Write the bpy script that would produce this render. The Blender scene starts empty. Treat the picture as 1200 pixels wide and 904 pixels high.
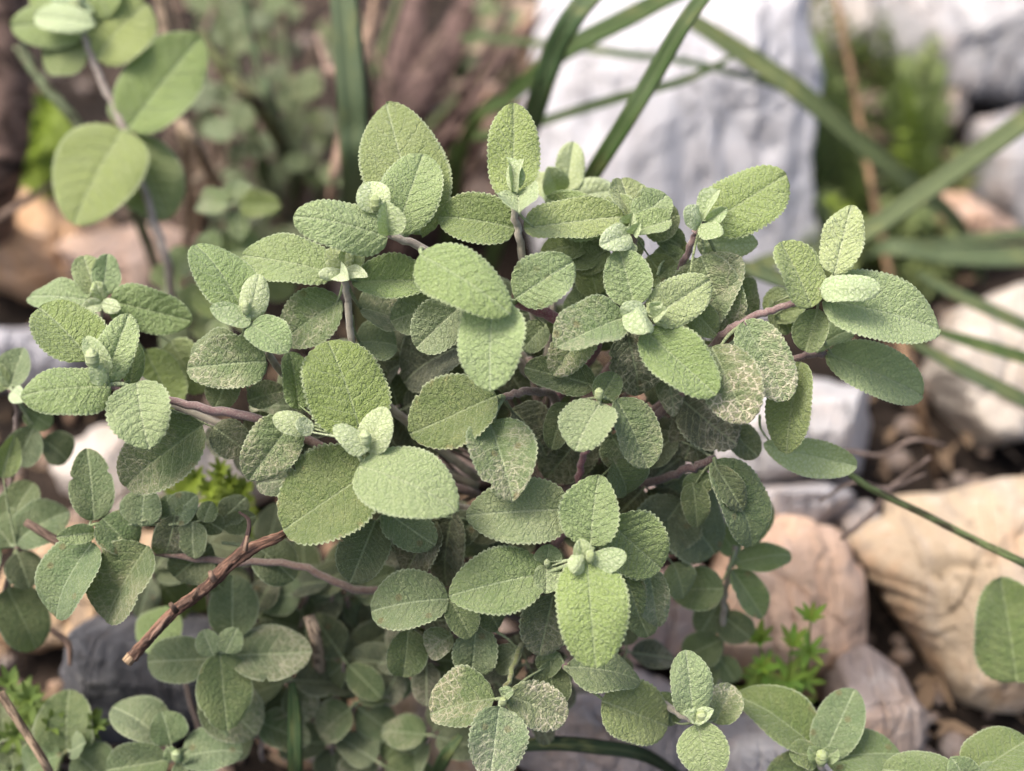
import bpy, math, random
import numpy as np
from mathutils import Vector, noise
random.seed(7); rng = np.random.default_rng(7)
S = bpy.context.scene; COL = S.collection
R = math.radians
# ---------------------------------------------------------------- camera, sky, sun, exposure
CAM_H, PITCH, LENS, FOCUS = 0.45, R(40), 45.0, 0.425
cam_d = bpy.data.cameras.new('camera'); cam = bpy.data.objects.new('camera', cam_d); COL.objects.link(cam)
cam.location = (0, 0, CAM_H); cam.rotation_euler = (R(90) - PITCH, 0, 0)
cam_d.lens = LENS; cam_d.sensor_width = 36; cam_d.clip_start = 0.01; cam_d.clip_end = 500
cam_d.dof.use_dof = True; cam_d.dof.focus_distance = FOCUS; cam_d.dof.aperture_fstop = 4.2
S.camera = cam
FPX = 1200 * LENS / 36
SUN_EL, SUN_AZ = R(64), R(262)          # azimuth measured clockwise from +Y (the way the camera looks)
w = bpy.data.worlds.new('World'); S.world = w; w.use_nodes = True
wn = w.node_tree.nodes; sky = wn.new('ShaderNodeTexSky'); sky.sky_type = 'NISHITA'; sky.sun_disc = False
sky.sun_elevation = SUN_EL; sky.sun_rotation = SUN_AZ; sky.dust_density = 7.0; sky.air_density = 1.0; sky.ozone_density = 0.6
w.node_tree.links.new(sky.outputs[0], wn['Background'].inputs[0]); wn['Background'].inputs[1].default_value = 0.12
sl = bpy.data.lights.new('sun', 'SUN'); sl.energy = 1.5; sl.angle = R(22); sl.color = (1.0, 0.95, 0.88)
sun = bpy.data.objects.new('sun', sl); COL.objects.link(sun)
sd = Vector((math.sin(SUN_AZ) * math.cos(SUN_EL), math.cos(SUN_AZ) * math.cos(SUN_EL), math.sin(SUN_EL)))
sun.rotation_euler = sd.to_track_quat('Z', 'Y').to_euler()
S.view_settings.view_transform = 'Standard'; S.view_settings.look = 'None'; S.view_settings.exposure = 1.28; S.view_settings.gamma = 1

# ---------------------------------------------------------------- helpers
FW = np.array((0, math.cos(PITCH), -math.sin(PITCH))); UP = np.array((0, math.sin(PITCH), math.cos(PITCH))); RT = np.array((1., 0, 0))
C0 = np.array((0, 0, CAM_H))
def P(px, py, dcm):
    d = 0.42 + dcm / 100
    return C0 + d * (FW + RT * (px - 600) / FPX + UP * (452 - py) / FPX)
def gd(py, z=0.0):                      # depth (cm from the main plant's plane) at which the ground lies on that line of sight
    k = (452 - py) / FPX
    return ((CAM_H - z) / (math.sin(PITCH) - k * math.cos(PITCH)) - 0.42) * 100
def nrm(v): return v / max(1e-9, np.linalg.norm(v))
def mesh_np(name, V, quads=None, tris=None, mat=None, uvs=None, smooth=True):
    me = bpy.data.meshes.new(name)
    faces = []
    nq = 0 if quads is None else len(quads); nt = 0 if tris is None else len(tris)
    loops = np.concatenate([np.asarray(a, np.int32).ravel() for a in (quads, tris) if a is not None and len(a)])
    me.vertices.add(len(V)); me.vertices.foreach_set('co', np.asarray(V, np.float32).ravel())
    me.loops.add(len(loops)); me.loops.foreach_set('vertex_index', loops)
    me.polygons.add(nq + nt)
    st = np.concatenate([np.arange(nq) * 4, nq * 4 + np.arange(nt) * 3]).astype(np.int32)
    me.polygons.foreach_set('loop_start', st)
    me.polygons.foreach_set('use_smooth', np.full(nq + nt, smooth))
    for n_, uv in (uvs or {}).items():
        l = me.uv_layers.new(name=n_); l.data.foreach_set('uv', np.asarray(uv, np.float32)[loops].ravel())
    me.update(calc_edges=True); me.validate()
    if mat: me.materials.append(mat)
    return me
def link(name, data, parent=None, label=None, cat=None, group=None, kind=None, color=None):
    o = bpy.data.objects.new(name, data); COL.objects.link(o)
    if parent is not None: o.parent = parent; o.matrix_parent_inverse = parent.matrix_basis.inverted()
    for k, v in (('label', label), ('category', cat), ('group', group), ('kind', kind)):
        if v: o[k] = v
    if color: o.color = color
    return o
def thing(name, loc, label, cat, group=None):
    o = link(name, None, None, label, cat, group); o.location = Vector(loc); o.empty_display_size = 0.01
    return o
def catmull(pts, n=8):
    p = np.asarray(pts, float)
    if len(p) < 3: return np.linspace(p[0], p[-1], n + 1)
    q = np.vstack([2 * p[0] - p[1], p, 2 * p[-1] - p[-2]]); out = []
    for i in range(1, len(q) - 2):
        t = np.linspace(0, 1, n, endpoint=False)[:, None]
        a, b, c, d = q[i - 1:i + 3]
        out.append(.5 * (2 * b + (c - a) * t + (2 * a - 5 * b + 4 * c - d) * t**2 + (3 * b - a - 3 * c + d) * t**3))
    return np.vstack(out + [p[-1:]])
def tube_arrays(pts, rad, sides=8, rough=0.0, cap=True):
    pts = np.asarray(pts, float); n = len(pts); rad = np.interp(np.linspace(0, 1, n), np.linspace(0, 1, len(rad)), rad)
    T = np.gradient(pts, axis=0); T /= np.linalg.norm(T, axis=1)[:, None] + 1e-12
    ref = np.array((.31, .22, .92)); V = []
    ang = np.arange(sides) * 2 * math.pi / sides
    rr = rng.uniform(-1, 1, sides)
    for i in range(n):
        a = nrm(np.cross(T[i], ref)); b = np.cross(T[i], a); rr = .86 * rr + .5 * rng.uniform(-1, 1, sides)
        r = rad[i] * (1 + rough * rr) if rough else np.full(sides, rad[i])
        V.append(pts[i] + (np.cos(ang) * r)[:, None] * a + (np.sin(ang) * r)[:, None] * b)
    V = np.vstack(V); i, j = np.meshgrid(np.arange(n - 1), np.arange(sides), indexing='ij'); j2 = (j + 1) % sides
    Q = np.stack([i * sides + j, i * sides + j2, (i + 1) * sides + j2, (i + 1) * sides + j], -1).reshape(-1, 4)
    Tt = np.zeros((0, 3), int)
    if cap:
        V = np.vstack([V, pts[:1], pts[-1:]]); k = np.arange(sides); k2 = (k + 1) % sides; m = n * sides; e = (n - 1) * sides
        Tt = np.vstack([np.stack([np.full(sides, m), k2, k], -1), np.stack([np.full(sides, m + 1), e + k, e + k2], -1)])
    L = np.concatenate([[0], np.cumsum(np.linalg.norm(np.diff(pts, axis=0), axis=1))]) * 1000
    uv = np.stack([np.repeat(L, sides), np.tile(np.arange(sides) / sides * 2 * np.repeat(rad, 1)[0] * 3140, n)], -1) if False else \
         np.stack([np.repeat(L, sides), np.tile(np.abs(np.arange(sides) / sides * 2 - 1), n)], -1)
    if cap: uv = np.vstack([uv, [[0, 0]], [[L[-1], 0]]])
    return V, Q, Tt, uv
def tube(name, pts, rad, mat, parent=None, sides=8, rough=0.0, smooth=8, **kw):
    V, Q, T, uv = tube_arrays(catmull(pts, smooth) if smooth else pts, rad, sides, rough)
    c = np.asarray(pts[0]) if parent is None else np.zeros(3)
    o = link(name, mesh_np(name, V - c, Q, T, mat, {'mm': uv}), parent, **kw)
    if parent is None: o.location = Vector(c)
    return o
class MB:
    def __init__(s): s.V, s.Q, s.T, s.uv, s.n = [], [], [], [], 0
    def add(s, V, Q, T=None, uv=None):
        s.V.append(V); s.Q.append(np.asarray(Q, int).reshape(-1, 4) + s.n)
        if T is not None and len(T): s.T.append(np.asarray(T) + s.n)
        s.uv.append(np.zeros((len(V), 2)) if uv is None else uv); s.n += len(V)
    def mesh(s, name, mat, off=None):
        V = np.vstack(s.V)
        if off is not None: V = V - off
        return mesh_np(name, V, np.vstack(s.Q), np.vstack(s.T) if s.T else None, mat, {'mm': np.vstack(s.uv)})

# ---------------------------------------------------------------- materials
class NT:
    def __init__(s, name):
        s.m = bpy.data.materials.new(name); s.m.use_nodes = True; s.t = s.m.node_tree; s.t.nodes.clear()
    def node(s, t, **k):
        n = s.t.nodes.new(t)
        for a, b in k.items(): setattr(n, a, b)
        return n
    def set(s, sock, v):
        if hasattr(v, 'links') or hasattr(v, 'is_linked'): s.t.links.new(v, sock)
        elif isinstance(v, (tuple, list)): sock.default_value = (*v, 1)[:len(sock.default_value)]
        else: sock.default_value = v
    def math(s, op, a, b=0.0, c=0.0, clamp=False):
        n = s.node('ShaderNodeMath', operation=op, use_clamp=clamp)
        for i, v in enumerate((a, b, c)): s.set(n.inputs[i], v)
        return n.outputs[0]
    def mix(s, f, a, b, mode='MIX'):
        n = s.node('ShaderNodeMix', data_type='RGBA', blend_type=mode, clamp_factor=True)
        s.set(n.inputs[0], f); s.set(n.inputs[6], a); s.set(n.inputs[7], b); return n.outputs[2]
    def ramp(s, v, lo, hi, a=0.0, b=1.0):
        n = s.node('ShaderNodeMapRange', interpolation_type='SMOOTHSTEP')
        for i, x in enumerate((v, lo, hi, a, b)): s.set(n.inputs[i], x)
        return n.outputs[0]
    def noise(s, vec, scale, detail=3, rough=.55, dist=0.0, d='3D'):
        n = s.node('ShaderNodeTexNoise', noise_dimensions=d); s.set(n.inputs['Vector'], vec)
        s.set(n.inputs['Scale'], scale); s.set(n.inputs['Detail'], detail); s.set(n.inputs['Roughness'], rough); s.set(n.inputs['Distortion'], dist)
        return n.outputs[0]
    def voro(s, vec, scale, feat='F1', d='3D', rand=1.0, out=0):
        n = s.node('ShaderNodeTexVoronoi', feature=feat, voronoi_dimensions=d); s.set(n.inputs['Vector'], vec); s.set(n.inputs['Scale'], scale)
        s.set(n.inputs['Randomness'], rand); return n.outputs[out]
    def uv(s, name): return s.node('ShaderNodeUVMap', uv_map=name).outputs[0]
    def sep(s, v):
        n = s.node('ShaderNodeSeparateXYZ'); s.set(n.inputs[0], v); return n.outputs
    def comb(s, x, y, z=0.0):
        n = s.node('ShaderNodeCombineXYZ')
        for i, v in enumerate((x, y, z)): s.set(n.inputs[i], v)
        return n.outputs[0]
    def bump(s, h, dist, strength=1.0, nor=None):
        n = s.node('ShaderNodeBump'); s.set(n.inputs['Strength'], strength); s.set(n.inputs['Distance'], dist); s.set(n.inputs['Height'], h)
        if nor is not None: s.set(n.inputs['Normal'], nor)
        return n.outputs[0]
    def bsdf(s, col, rough=.8, nor=None, spec=.3, sheen=0.0, sheen_tint=(1, 1, 1)):
        n = s.node('ShaderNodeBsdfPrincipled'); s.set(n.inputs['Base Color'], col); s.set(n.inputs['Roughness'], rough); s.set(n.inputs['Specular IOR Level'], spec)
        if nor is not None: s.set(n.inputs['Normal'], nor)
        if sheen: s.set(n.inputs['Sheen Weight'], sheen); s.set(n.inputs['Sheen Tint'], sheen_tint); n.inputs['Sheen Roughness'].default_value = .5
        return n.outputs[0]
    def out(s, sh):
        o = s.node('ShaderNodeOutputMaterial'); s.t.links.new(sh, o.inputs[0]); return s.m
    def trans(s, sh, col, f):
        t = s.node('ShaderNodeBsdfTranslucent'); s.set(t.inputs[0], col)
        m = s.node('ShaderNodeMixShader'); s.set(m.inputs[0], f); s.t.links.new(sh, m.inputs[1]); s.t.links.new(t.outputs[0], m.inputs[2])
        return m.outputs[0]

def leaf_material():
    n = NT('woolly_leaf'); inf = n.node('ShaderNodeObjectInfo'); cs = n.node('ShaderNodeSeparateColor')
    n.t.links.new(inf.outputs['Color'], cs.inputs[0]); age, net, yel = cs.outputs; rnd = inf.outputs['Random']; frost = inf.outputs['Alpha']
    mm = n.uv('mm'); u, v, _ = n.sep(n.uv('rel')); x, y, _ = n.sep(mm)
    off = n.comb(n.math('MULTIPLY', rnd, 91.0), n.math('MULTIPLY', rnd, 37.0))
    add = n.node('ShaderNodeVectorMath', operation='ADD'); n.set(add.inputs[0], mm); n.set(add.inputs[1], off); pos = add.outputs[0]
    av = n.math('ABSOLUTE', v); ay = n.math('ABSOLUTE', y)
    warp = n.noise(pos, .35, 2, d='2D')
    mid = n.ramp(ay, .16, .5, 1, 0)                                            # midrib
    q = n.math('ADD', n.math('SUBTRACT', n.math('MULTIPLY', u, 8.0), n.math('MULTIPLY', n.math('POWER', av, 1.3), 1.9)), n.math('MULTIPLY', warp, .5))
    tri = n.math('MULTIPLY', n.math('ABSOLUTE', n.math('SUBTRACT', n.math('FRACT', q), .5)), 2.0)
    lat = n.math('MULTIPLY', n.ramp(tri, .82, 1.0), n.ramp(av, .98, .55))      # lateral veins
    wv = n.node('ShaderNodeVectorMath', operation='ADD'); n.set(wv.inputs[0], pos)
    wn_ = n.node('ShaderNodeTexNoise', noise_dimensions='2D'); n.set(wn_.inputs['Vector'], pos); n.set(wn_.inputs['Scale'], .9)
    wsc = n.node('ShaderNodeVectorMath', operation='SCALE'); n.t.links.new(wn_.outputs['Color'], wsc.inputs[0]); wsc.inputs['Scale'].default_value = 1.1
    n.set(wv.inputs[1], wsc.outputs[0]); wp = wv.outputs[0]
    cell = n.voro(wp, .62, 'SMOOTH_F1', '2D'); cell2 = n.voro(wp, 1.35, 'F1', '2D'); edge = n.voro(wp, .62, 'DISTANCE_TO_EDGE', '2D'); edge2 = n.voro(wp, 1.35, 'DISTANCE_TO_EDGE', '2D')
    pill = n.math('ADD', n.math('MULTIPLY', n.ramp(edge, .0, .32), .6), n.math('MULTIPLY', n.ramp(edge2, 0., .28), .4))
    fuzz = n.noise(pos, 2.4, 3, .65, d='2D'); patch = n.noise(pos, .11, 3, .6, d='2D'); patch2 = n.noise(pos, .28, 3, .6, d='2D')
    h = n.math('ADD', n.math('MULTIPLY', pill, .55), n.math('MULTIPLY', fuzz, .30)); h = n.math('SUBTRACT', h, n.math('MULTIPLY', n.math('POWER', cell, 1.5), .9)); h = n.math('SUBTRACT', h, n.math('MULTIPLY', cell2, .45))
    h = n.math('SUBTRACT', h, n.math('MULTIPLY', lat, .55)); h = n.math('SUBTRACT', h, n.math('MULTIPLY', mid, .5))
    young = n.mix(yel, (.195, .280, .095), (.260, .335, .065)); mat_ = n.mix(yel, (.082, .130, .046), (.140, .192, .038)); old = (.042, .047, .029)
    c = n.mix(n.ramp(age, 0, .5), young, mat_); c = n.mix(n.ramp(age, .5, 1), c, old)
    c = n.mix(n.math('MULTIPLY', n.ramp(patch, .35, .7), n.math('MULTIPLY_ADD', age, .35, .2)), c, n.mix(age, (.26, .33, .12), (.125, .12, .075)))
    # grey-white wool: thicker on the young leaves, on the tops of the wrinkles and at the margin
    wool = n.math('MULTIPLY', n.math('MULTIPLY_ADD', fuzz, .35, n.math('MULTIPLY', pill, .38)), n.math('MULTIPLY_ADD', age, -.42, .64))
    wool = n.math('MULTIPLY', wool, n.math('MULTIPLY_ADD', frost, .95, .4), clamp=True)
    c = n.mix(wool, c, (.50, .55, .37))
    speck = n.math('MULTIPLY', n.math('MULTIPLY', n.ramp(cell2, .30, .12), n.ramp(patch2, .46, .62)), n.math('MULTIPLY', n.ramp(age, .15, .55), .55))
    c = n.mix(speck, c, n.mix(yel, (.36, .40, .20), (.45, .45, .16)))
    # pale vein network and bleached, mined patches on the leaves that have them
    npatch = n.math('MULTIPLY', n.ramp(n.math('ADD', patch, n.math('MULTIPLY', u, .5)), .58, .92), net)
    lines = n.math('MAXIMUM', n.ramp(n.voro(wp, .40, 'DISTANCE_TO_EDGE', '2D'), .13, .04), n.math('MAXIMUM', n.math('MULTIPLY', lat, .9), n.math('MULTIPLY', n.ramp(edge, .09, .02), .45)))
    c = n.mix(n.math('MULTIPLY', npatch, n.math('MULTIPLY_ADD', n.ramp(patch2, .45, .62), .35, .1)), c, (.36, .31, .22))
    c = n.mix(n.math('MULTIPLY', npatch, n.math('MULTIPLY', lines, .82)), c, (.64, .58, .44))
    vein = n.math('MULTIPLY', n.math('MAXIMUM', n.math('MULTIPLY', mid, .75), n.math('MULTIPLY', lat, n.math('MULTIPLY_ADD', net, .5, .28))), .78)
    c = n.mix(vein, c, (.36, .42, .24))
    r2 = n.math('FRACT', n.math('MULTIPLY', rnd, 17.3)); r3 = n.math('FRACT', n.math('MULTIPLY', rnd, 41.7))
    hs = n.node('ShaderNodeHueSaturation'); n.set(hs.inputs['Color'], c); n.set(hs.inputs['Hue'], n.math('MULTIPLY_ADD', r2, .022, .488)); n.set(hs.inputs['Saturation'], n.math('MULTIPLY_ADD', r3, .24, .87)); n.set(hs.inputs['Value'], n.math('MULTIPLY_ADD', r3, -.30, 1.2)); c = hs.outputs[0]
    # brown insect bites and scorched margins on some of the older leaves
    spot = n.math('MULTIPLY', n.ramp(n.voro(pos, .075, 'F1', '2D'), .11, .06), n.math('MULTIPLY', n.ramp(r2, .78, .86), n.ramp(age, .15, .45))); c = n.mix(n.math('MULTIPLY', spot, .45), c, (.17, .105, .05))
    scorch = n.math('MULTIPLY', n.ramp(n.math('ADD', av, n.math('MULTIPLY', n.math('SUBTRACT', patch2, .5), 1.1)), .98, 1.12), n.math('MULTIPLY', n.ramp(r3, .55, .8), n.ramp(age, .2, .5))); c = n.mix(n.math('MULTIPLY', scorch, .35), c, (.27, .19, .10))
    rim = n.math('MULTIPLY', n.ramp(av, .92, .985), .5); c = n.mix(rim, c, (.44, .49, .33))
    geo = n.node('ShaderNodeNewGeometry')
    under = n.mix(n.math('MULTIPLY', n.math('MAXIMUM', mid, lat), .6), n.mix(fuzz, (.22, .27, .16), (.34, .37, .26)), (.42, .45, .32))
    c = n.mix(geo.outputs['Backfacing'], c, under)
    nor = n.bump(h, .00052, n.ramp(frost, 1.2, 2.1, 1.0, .65))
    sh = n.bsdf(c, .82, nor, .22, .22, (.9, 1, .82))
    return n.out(n.trans(sh, n.mix(age, (.30, .44, .07), (.12, .18, .035)), .2))
def stem_material():
    n = NT('woolly_stem'); inf = n.node('ShaderNodeObjectInfo'); tc = n.node('ShaderNodeTexCoord').outputs['Object']
    f = n.noise(tc, 1800, 3, .7); g = n.noise(tc, 260, 3)
    c = n.mix(n.math('MULTIPLY', n.ramp(f, .4, .7), .45), inf.outputs['Color'], (.36, .33, .28)); c = n.mix(n.math('MULTIPLY', n.ramp(g, .45, .7), .4), c, (.10, .05, .05))
    return n.out(n.bsdf(c, .85, n.bump(f, .0003), .2, .3))
def bark_material():
    n = NT('dry_bark'); inf = n.node('ShaderNodeObjectInfo'); mm = n.uv('mm'); x, y, _ = n.sep(mm); tc = n.node('ShaderNodeTexCoord').outputs['Object']
    v = n.comb(n.math('MULTIPLY', x, .05), n.math('MULTIPLY', y, 1.7), inf.outputs['Random'])
    f = n.noise(v, 2.2, 5, .65, .4); g = n.noise(tc, 900, 3, .7); r = n.noise(v, 6.0, 4, .6)
    c = n.mix(n.ramp(f, .40, .58), n.mix(.85, inf.outputs['Color'], (.02, .012, .01)), inf.outputs['Color']); c = n.mix(n.math('MULTIPLY', n.ramp(r, .55, .75), .55), c, (.40, .31, .24))
    c = n.mix(n.math('MULTIPLY', g, .3), c, (.12, .08, .06))
    return n.out(n.bsdf(c, .9, n.bump(n.math('ADD', f, n.math('MULTIPLY', r, .6)), .0009), .2))
def blade_material():
    n = NT('grass_blade'); inf = n.node('ShaderNodeObjectInfo'); mm = n.uv('mm'); x, y, _ = n.sep(mm)
    s = n.noise(n.comb(n.math('MULTIPLY', x, .02), n.math('MULTIPLY', y, 9.0)), 2.0, 3); g = n.noise(n.comb(n.math('MULTIPLY', x, .045), n.math('MULTIPLY', y, 1.2), inf.outputs['Random']), 1.0, 4); rib = n.ramp(n.math('ABSOLUTE', y), .22, .0)
    c = n.mix(n.math('MULTIPLY', s, .65), inf.outputs['Color'], n.mix(.5, inf.outputs['Color'], (.02, .05, .01))); c = n.mix(n.math('MULTIPLY', n.ramp(g, .5, .72), .6), c, (.24, .25, .09))
    c = n.mix(n.math('MULTIPLY', rib, .35), c, (.22, .27, .12)); sh = n.bsdf(c, .5, n.bump(s, .0006), .4); return n.out(n.trans(sh, (.18, .30, .05), .18))
def weed_material():
    n = NT('weed_leaf'); inf = n.node('ShaderNodeObjectInfo'); tc = n.node('ShaderNodeTexCoord').outputs['Object']
    g = n.noise(tc, 120, 2); c = n.mix(g, inf.outputs['Color'], n.mix(.5, inf.outputs['Color'], (.25, .32, .03)))
    return n.out(n.trans(n.bsdf(c, .6, None, .25), (.21, .28, .08), .2))
def rock_material():
    n = NT('weathered_rock'); inf = n.node('ShaderNodeObjectInfo'); tc = n.node('ShaderNodeTexCoord').outputs['Object']
    cs = n.math('MULTIPLY', inf.outputs['Random'], 50.0); add = n.node('ShaderNodeVectorMath', operation='ADD'); n.set(add.inputs[0], tc); n.set(add.inputs[1], n.comb(cs, cs, cs)); p = add.outputs[0]
    sc = n.node('ShaderNodeMapping'); n.set(sc.inputs[0], p); sc.inputs['Rotation'].default_value = (.3, .25, .1); sc.inputs['Scale'].default_value = (75, 14, 12)
    band = n.noise(sc.outputs[0], 1.0, 4, .6, .5); big = n.noise(p, 22, 4, .6); mid = n.noise(p, 70, 5, .65); fine = n.noise(p, 420, 4, .7)
    warm = inf.outputs['Alpha']; base = inf.outputs['Color']
    c = n.mix(n.math('MULTIPLY', n.ramp(band, .45, .64), .5), base, n.mix(.5, base, (.24, .24, .26)))
    rust = n.math('MULTIPLY', n.ramp(big, .48, .66), warm); c = n.mix(n.math('MULTIPLY', rust, .8), c, (.52, .28, .13))
    c = n.mix(n.math('MULTIPLY', n.ramp(mid, .52, .70), .45), c, n.mix(.4, base, (.80, .78, .76)))
    c = n.mix(n.math('MULTIPLY', n.ramp(mid, .46, .33), .5), c, n.mix(.65, base, (.10, .085, .08)))
    fis = n.noise(sc.outputs[0], .55, 3, .5, .8); crack = n.math('MULTIPLY', n.ramp(n.math('ABSOLUTE', n.math('SUBTRACT', fis, .5)), .03, .0), .18); c = n.mix(n.math('MULTIPLY', crack, n.math('MULTIPLY', n.ramp(big, .4, .6), .6)), c, (.12, .085, .065))
    c = n.mix(n.math('MULTIPLY', n.ramp(fine, .55, .75), .35), c, (.13, .11, .10))
    h = n.math('ADD', n.math('ADD', n.math('MULTIPLY', band, .8), mid), n.math('MULTIPLY', fine, .25))
    return n.out(n.bsdf(c, .85, n.bump(n.math('SUBTRACT', h, crack), .004), .25))
def soil_material():
    n = NT('soil'); tc = n.node('ShaderNodeTexCoord').outputs['Object']
    a = n.noise(tc, 18, 4); b = n.noise(tc, 120, 5, .65); e = n.noise(tc, 600, 3, .7)
    c = n.mix(n.ramp(a, .4, .65), (.020, .015, .012), (.055, .040, .031)); c = n.mix(n.math('MULTIPLY', n.ramp(b, .5, .7), .5), c, (.11, .08, .06)); c = n.mix(n.math('MULTIPLY', e, .3), c, (.03, .022, .018))
    return n.out(n.bsdf(c, .95, n.bump(n.math('ADD', b, e), .004), .15))
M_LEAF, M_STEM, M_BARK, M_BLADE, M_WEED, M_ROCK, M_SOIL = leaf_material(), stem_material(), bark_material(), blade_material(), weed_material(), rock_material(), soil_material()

# ---------------------------------------------------------------- ground, rocks
def ground():
    t = np.linspace(-1, 1, 161); g = np.sinh(t * 5.6) / math.sinh(5.6) * 30
    X, Y = np.meshgrid(g, g + 0.75, indexing='ij'); Z = np.zeros_like(X)
    for i in range(161):
        for j in range(161):
            x, y = X[i, j], Y[i, j]
            Z[i, j] = -.04 + .022 * noise.noise((x * 9, y * 9, 1)) + .010 * noise.noise((x * 30, y * 30, 5)) + .35 * (noise.noise((x * .12, y * .12, 2)) - noise.noise((0, .09, 2))) * min(1, (x * x + (y - .7)**2) / 9)
    V = np.stack([X, Y, Z], -1).reshape(-1, 3); i, j = np.meshgrid(np.arange(160), np.arange(160), indexing='ij'); a = i * 161 + j
    link('ground', mesh_np('ground', V, np.stack([a, a + 161, a + 162, a + 1], -1).reshape(-1, 4), None, M_SOIL), None, kind='structure')
ground()
def rock(label, poly, dep, tf, tb, color, warm=.4, seed=0, power=4.5, cuts=13, name='rock', group=None, amp=1.0):
    poly = np.asarray(poly, float); c = poly.mean(0); poly = c + (poly - c) * 1.05; rs = random.Random(seed * 13 + 5)
    nt, nf = 108, 26
    # star-shaped radius of the outline about its centre
    th = np.arange(nt) * 2 * math.pi / nt; rad = np.zeros(nt)
    for k, t in enumerate(th):
        d = np.array((math.cos(t), math.sin(t))); best = 0
        for i in range(len(poly)):
            a, b = poly[i] - c, poly[(i + 1) % len(poly)] - c; e = b - a; den = d[0] * e[1] - d[1] * e[0]
            if abs(den) < 1e-9: continue
            s = (a[0] * e[1] - a[1] * e[0]) / den; q = (a[0] * d[1] - a[1] * d[0]) / den
            if s > 0 and -1e-6 <= q <= 1 + 1e-6: best = max(best, s)
        rad[k] = best
    rad = (np.roll(rad, 1) + 2 * rad + np.roll(rad, -1)) / 4
    d0 = .42 + dep / 100; sc = d0 / FPX; O = P(c[0], c[1], dep)
    V = []; prof = np.concatenate([np.sin(np.linspace(0.06, 1, nf) * math.pi / 2), np.sin(np.linspace(1, .06, nf)[1:] * math.pi / 2)])
    side = np.concatenate([np.full(nf, -1.0), np.full(nf - 1, 1.0)])
    for s, sg in zip(prof, side):
        z = (max(0, 1 - s**power))**(1 / power) * (tf if sg < 0 else tb) / 100 * sg
        for k in range(nt):
            V.append(O + s * rad[k] * sc * (RT * math.cos(th[k]) - UP * math.sin(th[k])) + FW * z)
    V = np.array(V); size = rad.mean() * sc
    f = O - FW * tf / 100 * .9; Ctr = O + FW * (tb - tf) / 200
    for _ in range(cuts):                                       # flat broken facets
        nn = nrm(np.array([rs.gauss(0, 1), rs.gauss(0, 1), rs.gauss(0, 1)]) * .8 - FW * 1.0); h = (V - Ctr) @ nn; lim = h.max() * rs.uniform(.54, .86)
        ov = np.clip(h - lim, 0, None); V = V - ov[:, None] * nn * .96
    grooves = [(nrm(RT * rs.gauss(0, 1) + UP * rs.gauss(0, .5) + FW * rs.gauss(0, .4)), rs.uniform(-.5, .5) * size) for _ in range(3)]
    for i in range(len(V)):
        q = Vector(V[i]); so = Vector((seed * 3.1, 0, 0))
        st = noise.noise(Vector((q.x * 60 + q.y * 14, q.y * 9, q.z * 12)) + so); dn = (noise.noise(q * 22 + so) * .05 + (round(st * 5) / 5) * .055 - max(0, .08 - abs(st - .1)) * .9 + noise.noise(q * 75 + so) * .03 + noise.noise(q * 220 + so) * .015) * size * amp
        V[i] += nrm(V[i] - Ctr) * (dn - size * .07 * min(1, amp * amp) * sum(math.exp(-(((V[i] - Ctr) @ g_ - o_ + .004 * noise.noise(q * 60)) / (.028 * size))**2) for g_, o_ in grooves))
    rows = 2 * nf - 1; i, j = np.meshgrid(np.arange(rows - 1), np.arange(nt), indexing='ij'); j2 = (j + 1) % nt
    Q = np.stack([i * nt + j, i * nt + j2, (i + 1) * nt + j2, (i + 1) * nt + j], -1).reshape(-1, 4)
    k = np.arange(nt); k2 = (k + 1) % nt; V = np.vstack([V, V[:nt].mean(0), V[-nt:].mean(0)]); m = rows * nt; e = (rows - 1) * nt
    T = np.vstack([np.stack([np.full(nt, m), k2, k], -1), np.stack([np.full(nt, m + 1), e + k, e + k2], -1)])
    Q = Q[:, ::-1]; T = T[:, ::-1]
    base = O + FW * tb / 100 * .5
    o = link(name, mesh_np(name, V - base, Q, T, M_ROCK), None, label, 'rock', group, color=(*[c_ * KROCK for c_ in color], warm)); o.location = Vector(base)
    return o
WHITE, TAN, PINK, GREY, DARK, BEIGE = (.66, .655, .69), (.55, .42, .27), (.55, .38, .29), (.38, .37, .38), (.075, .075, .085), (.55, .47, .40)
KROCK = .80
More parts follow.
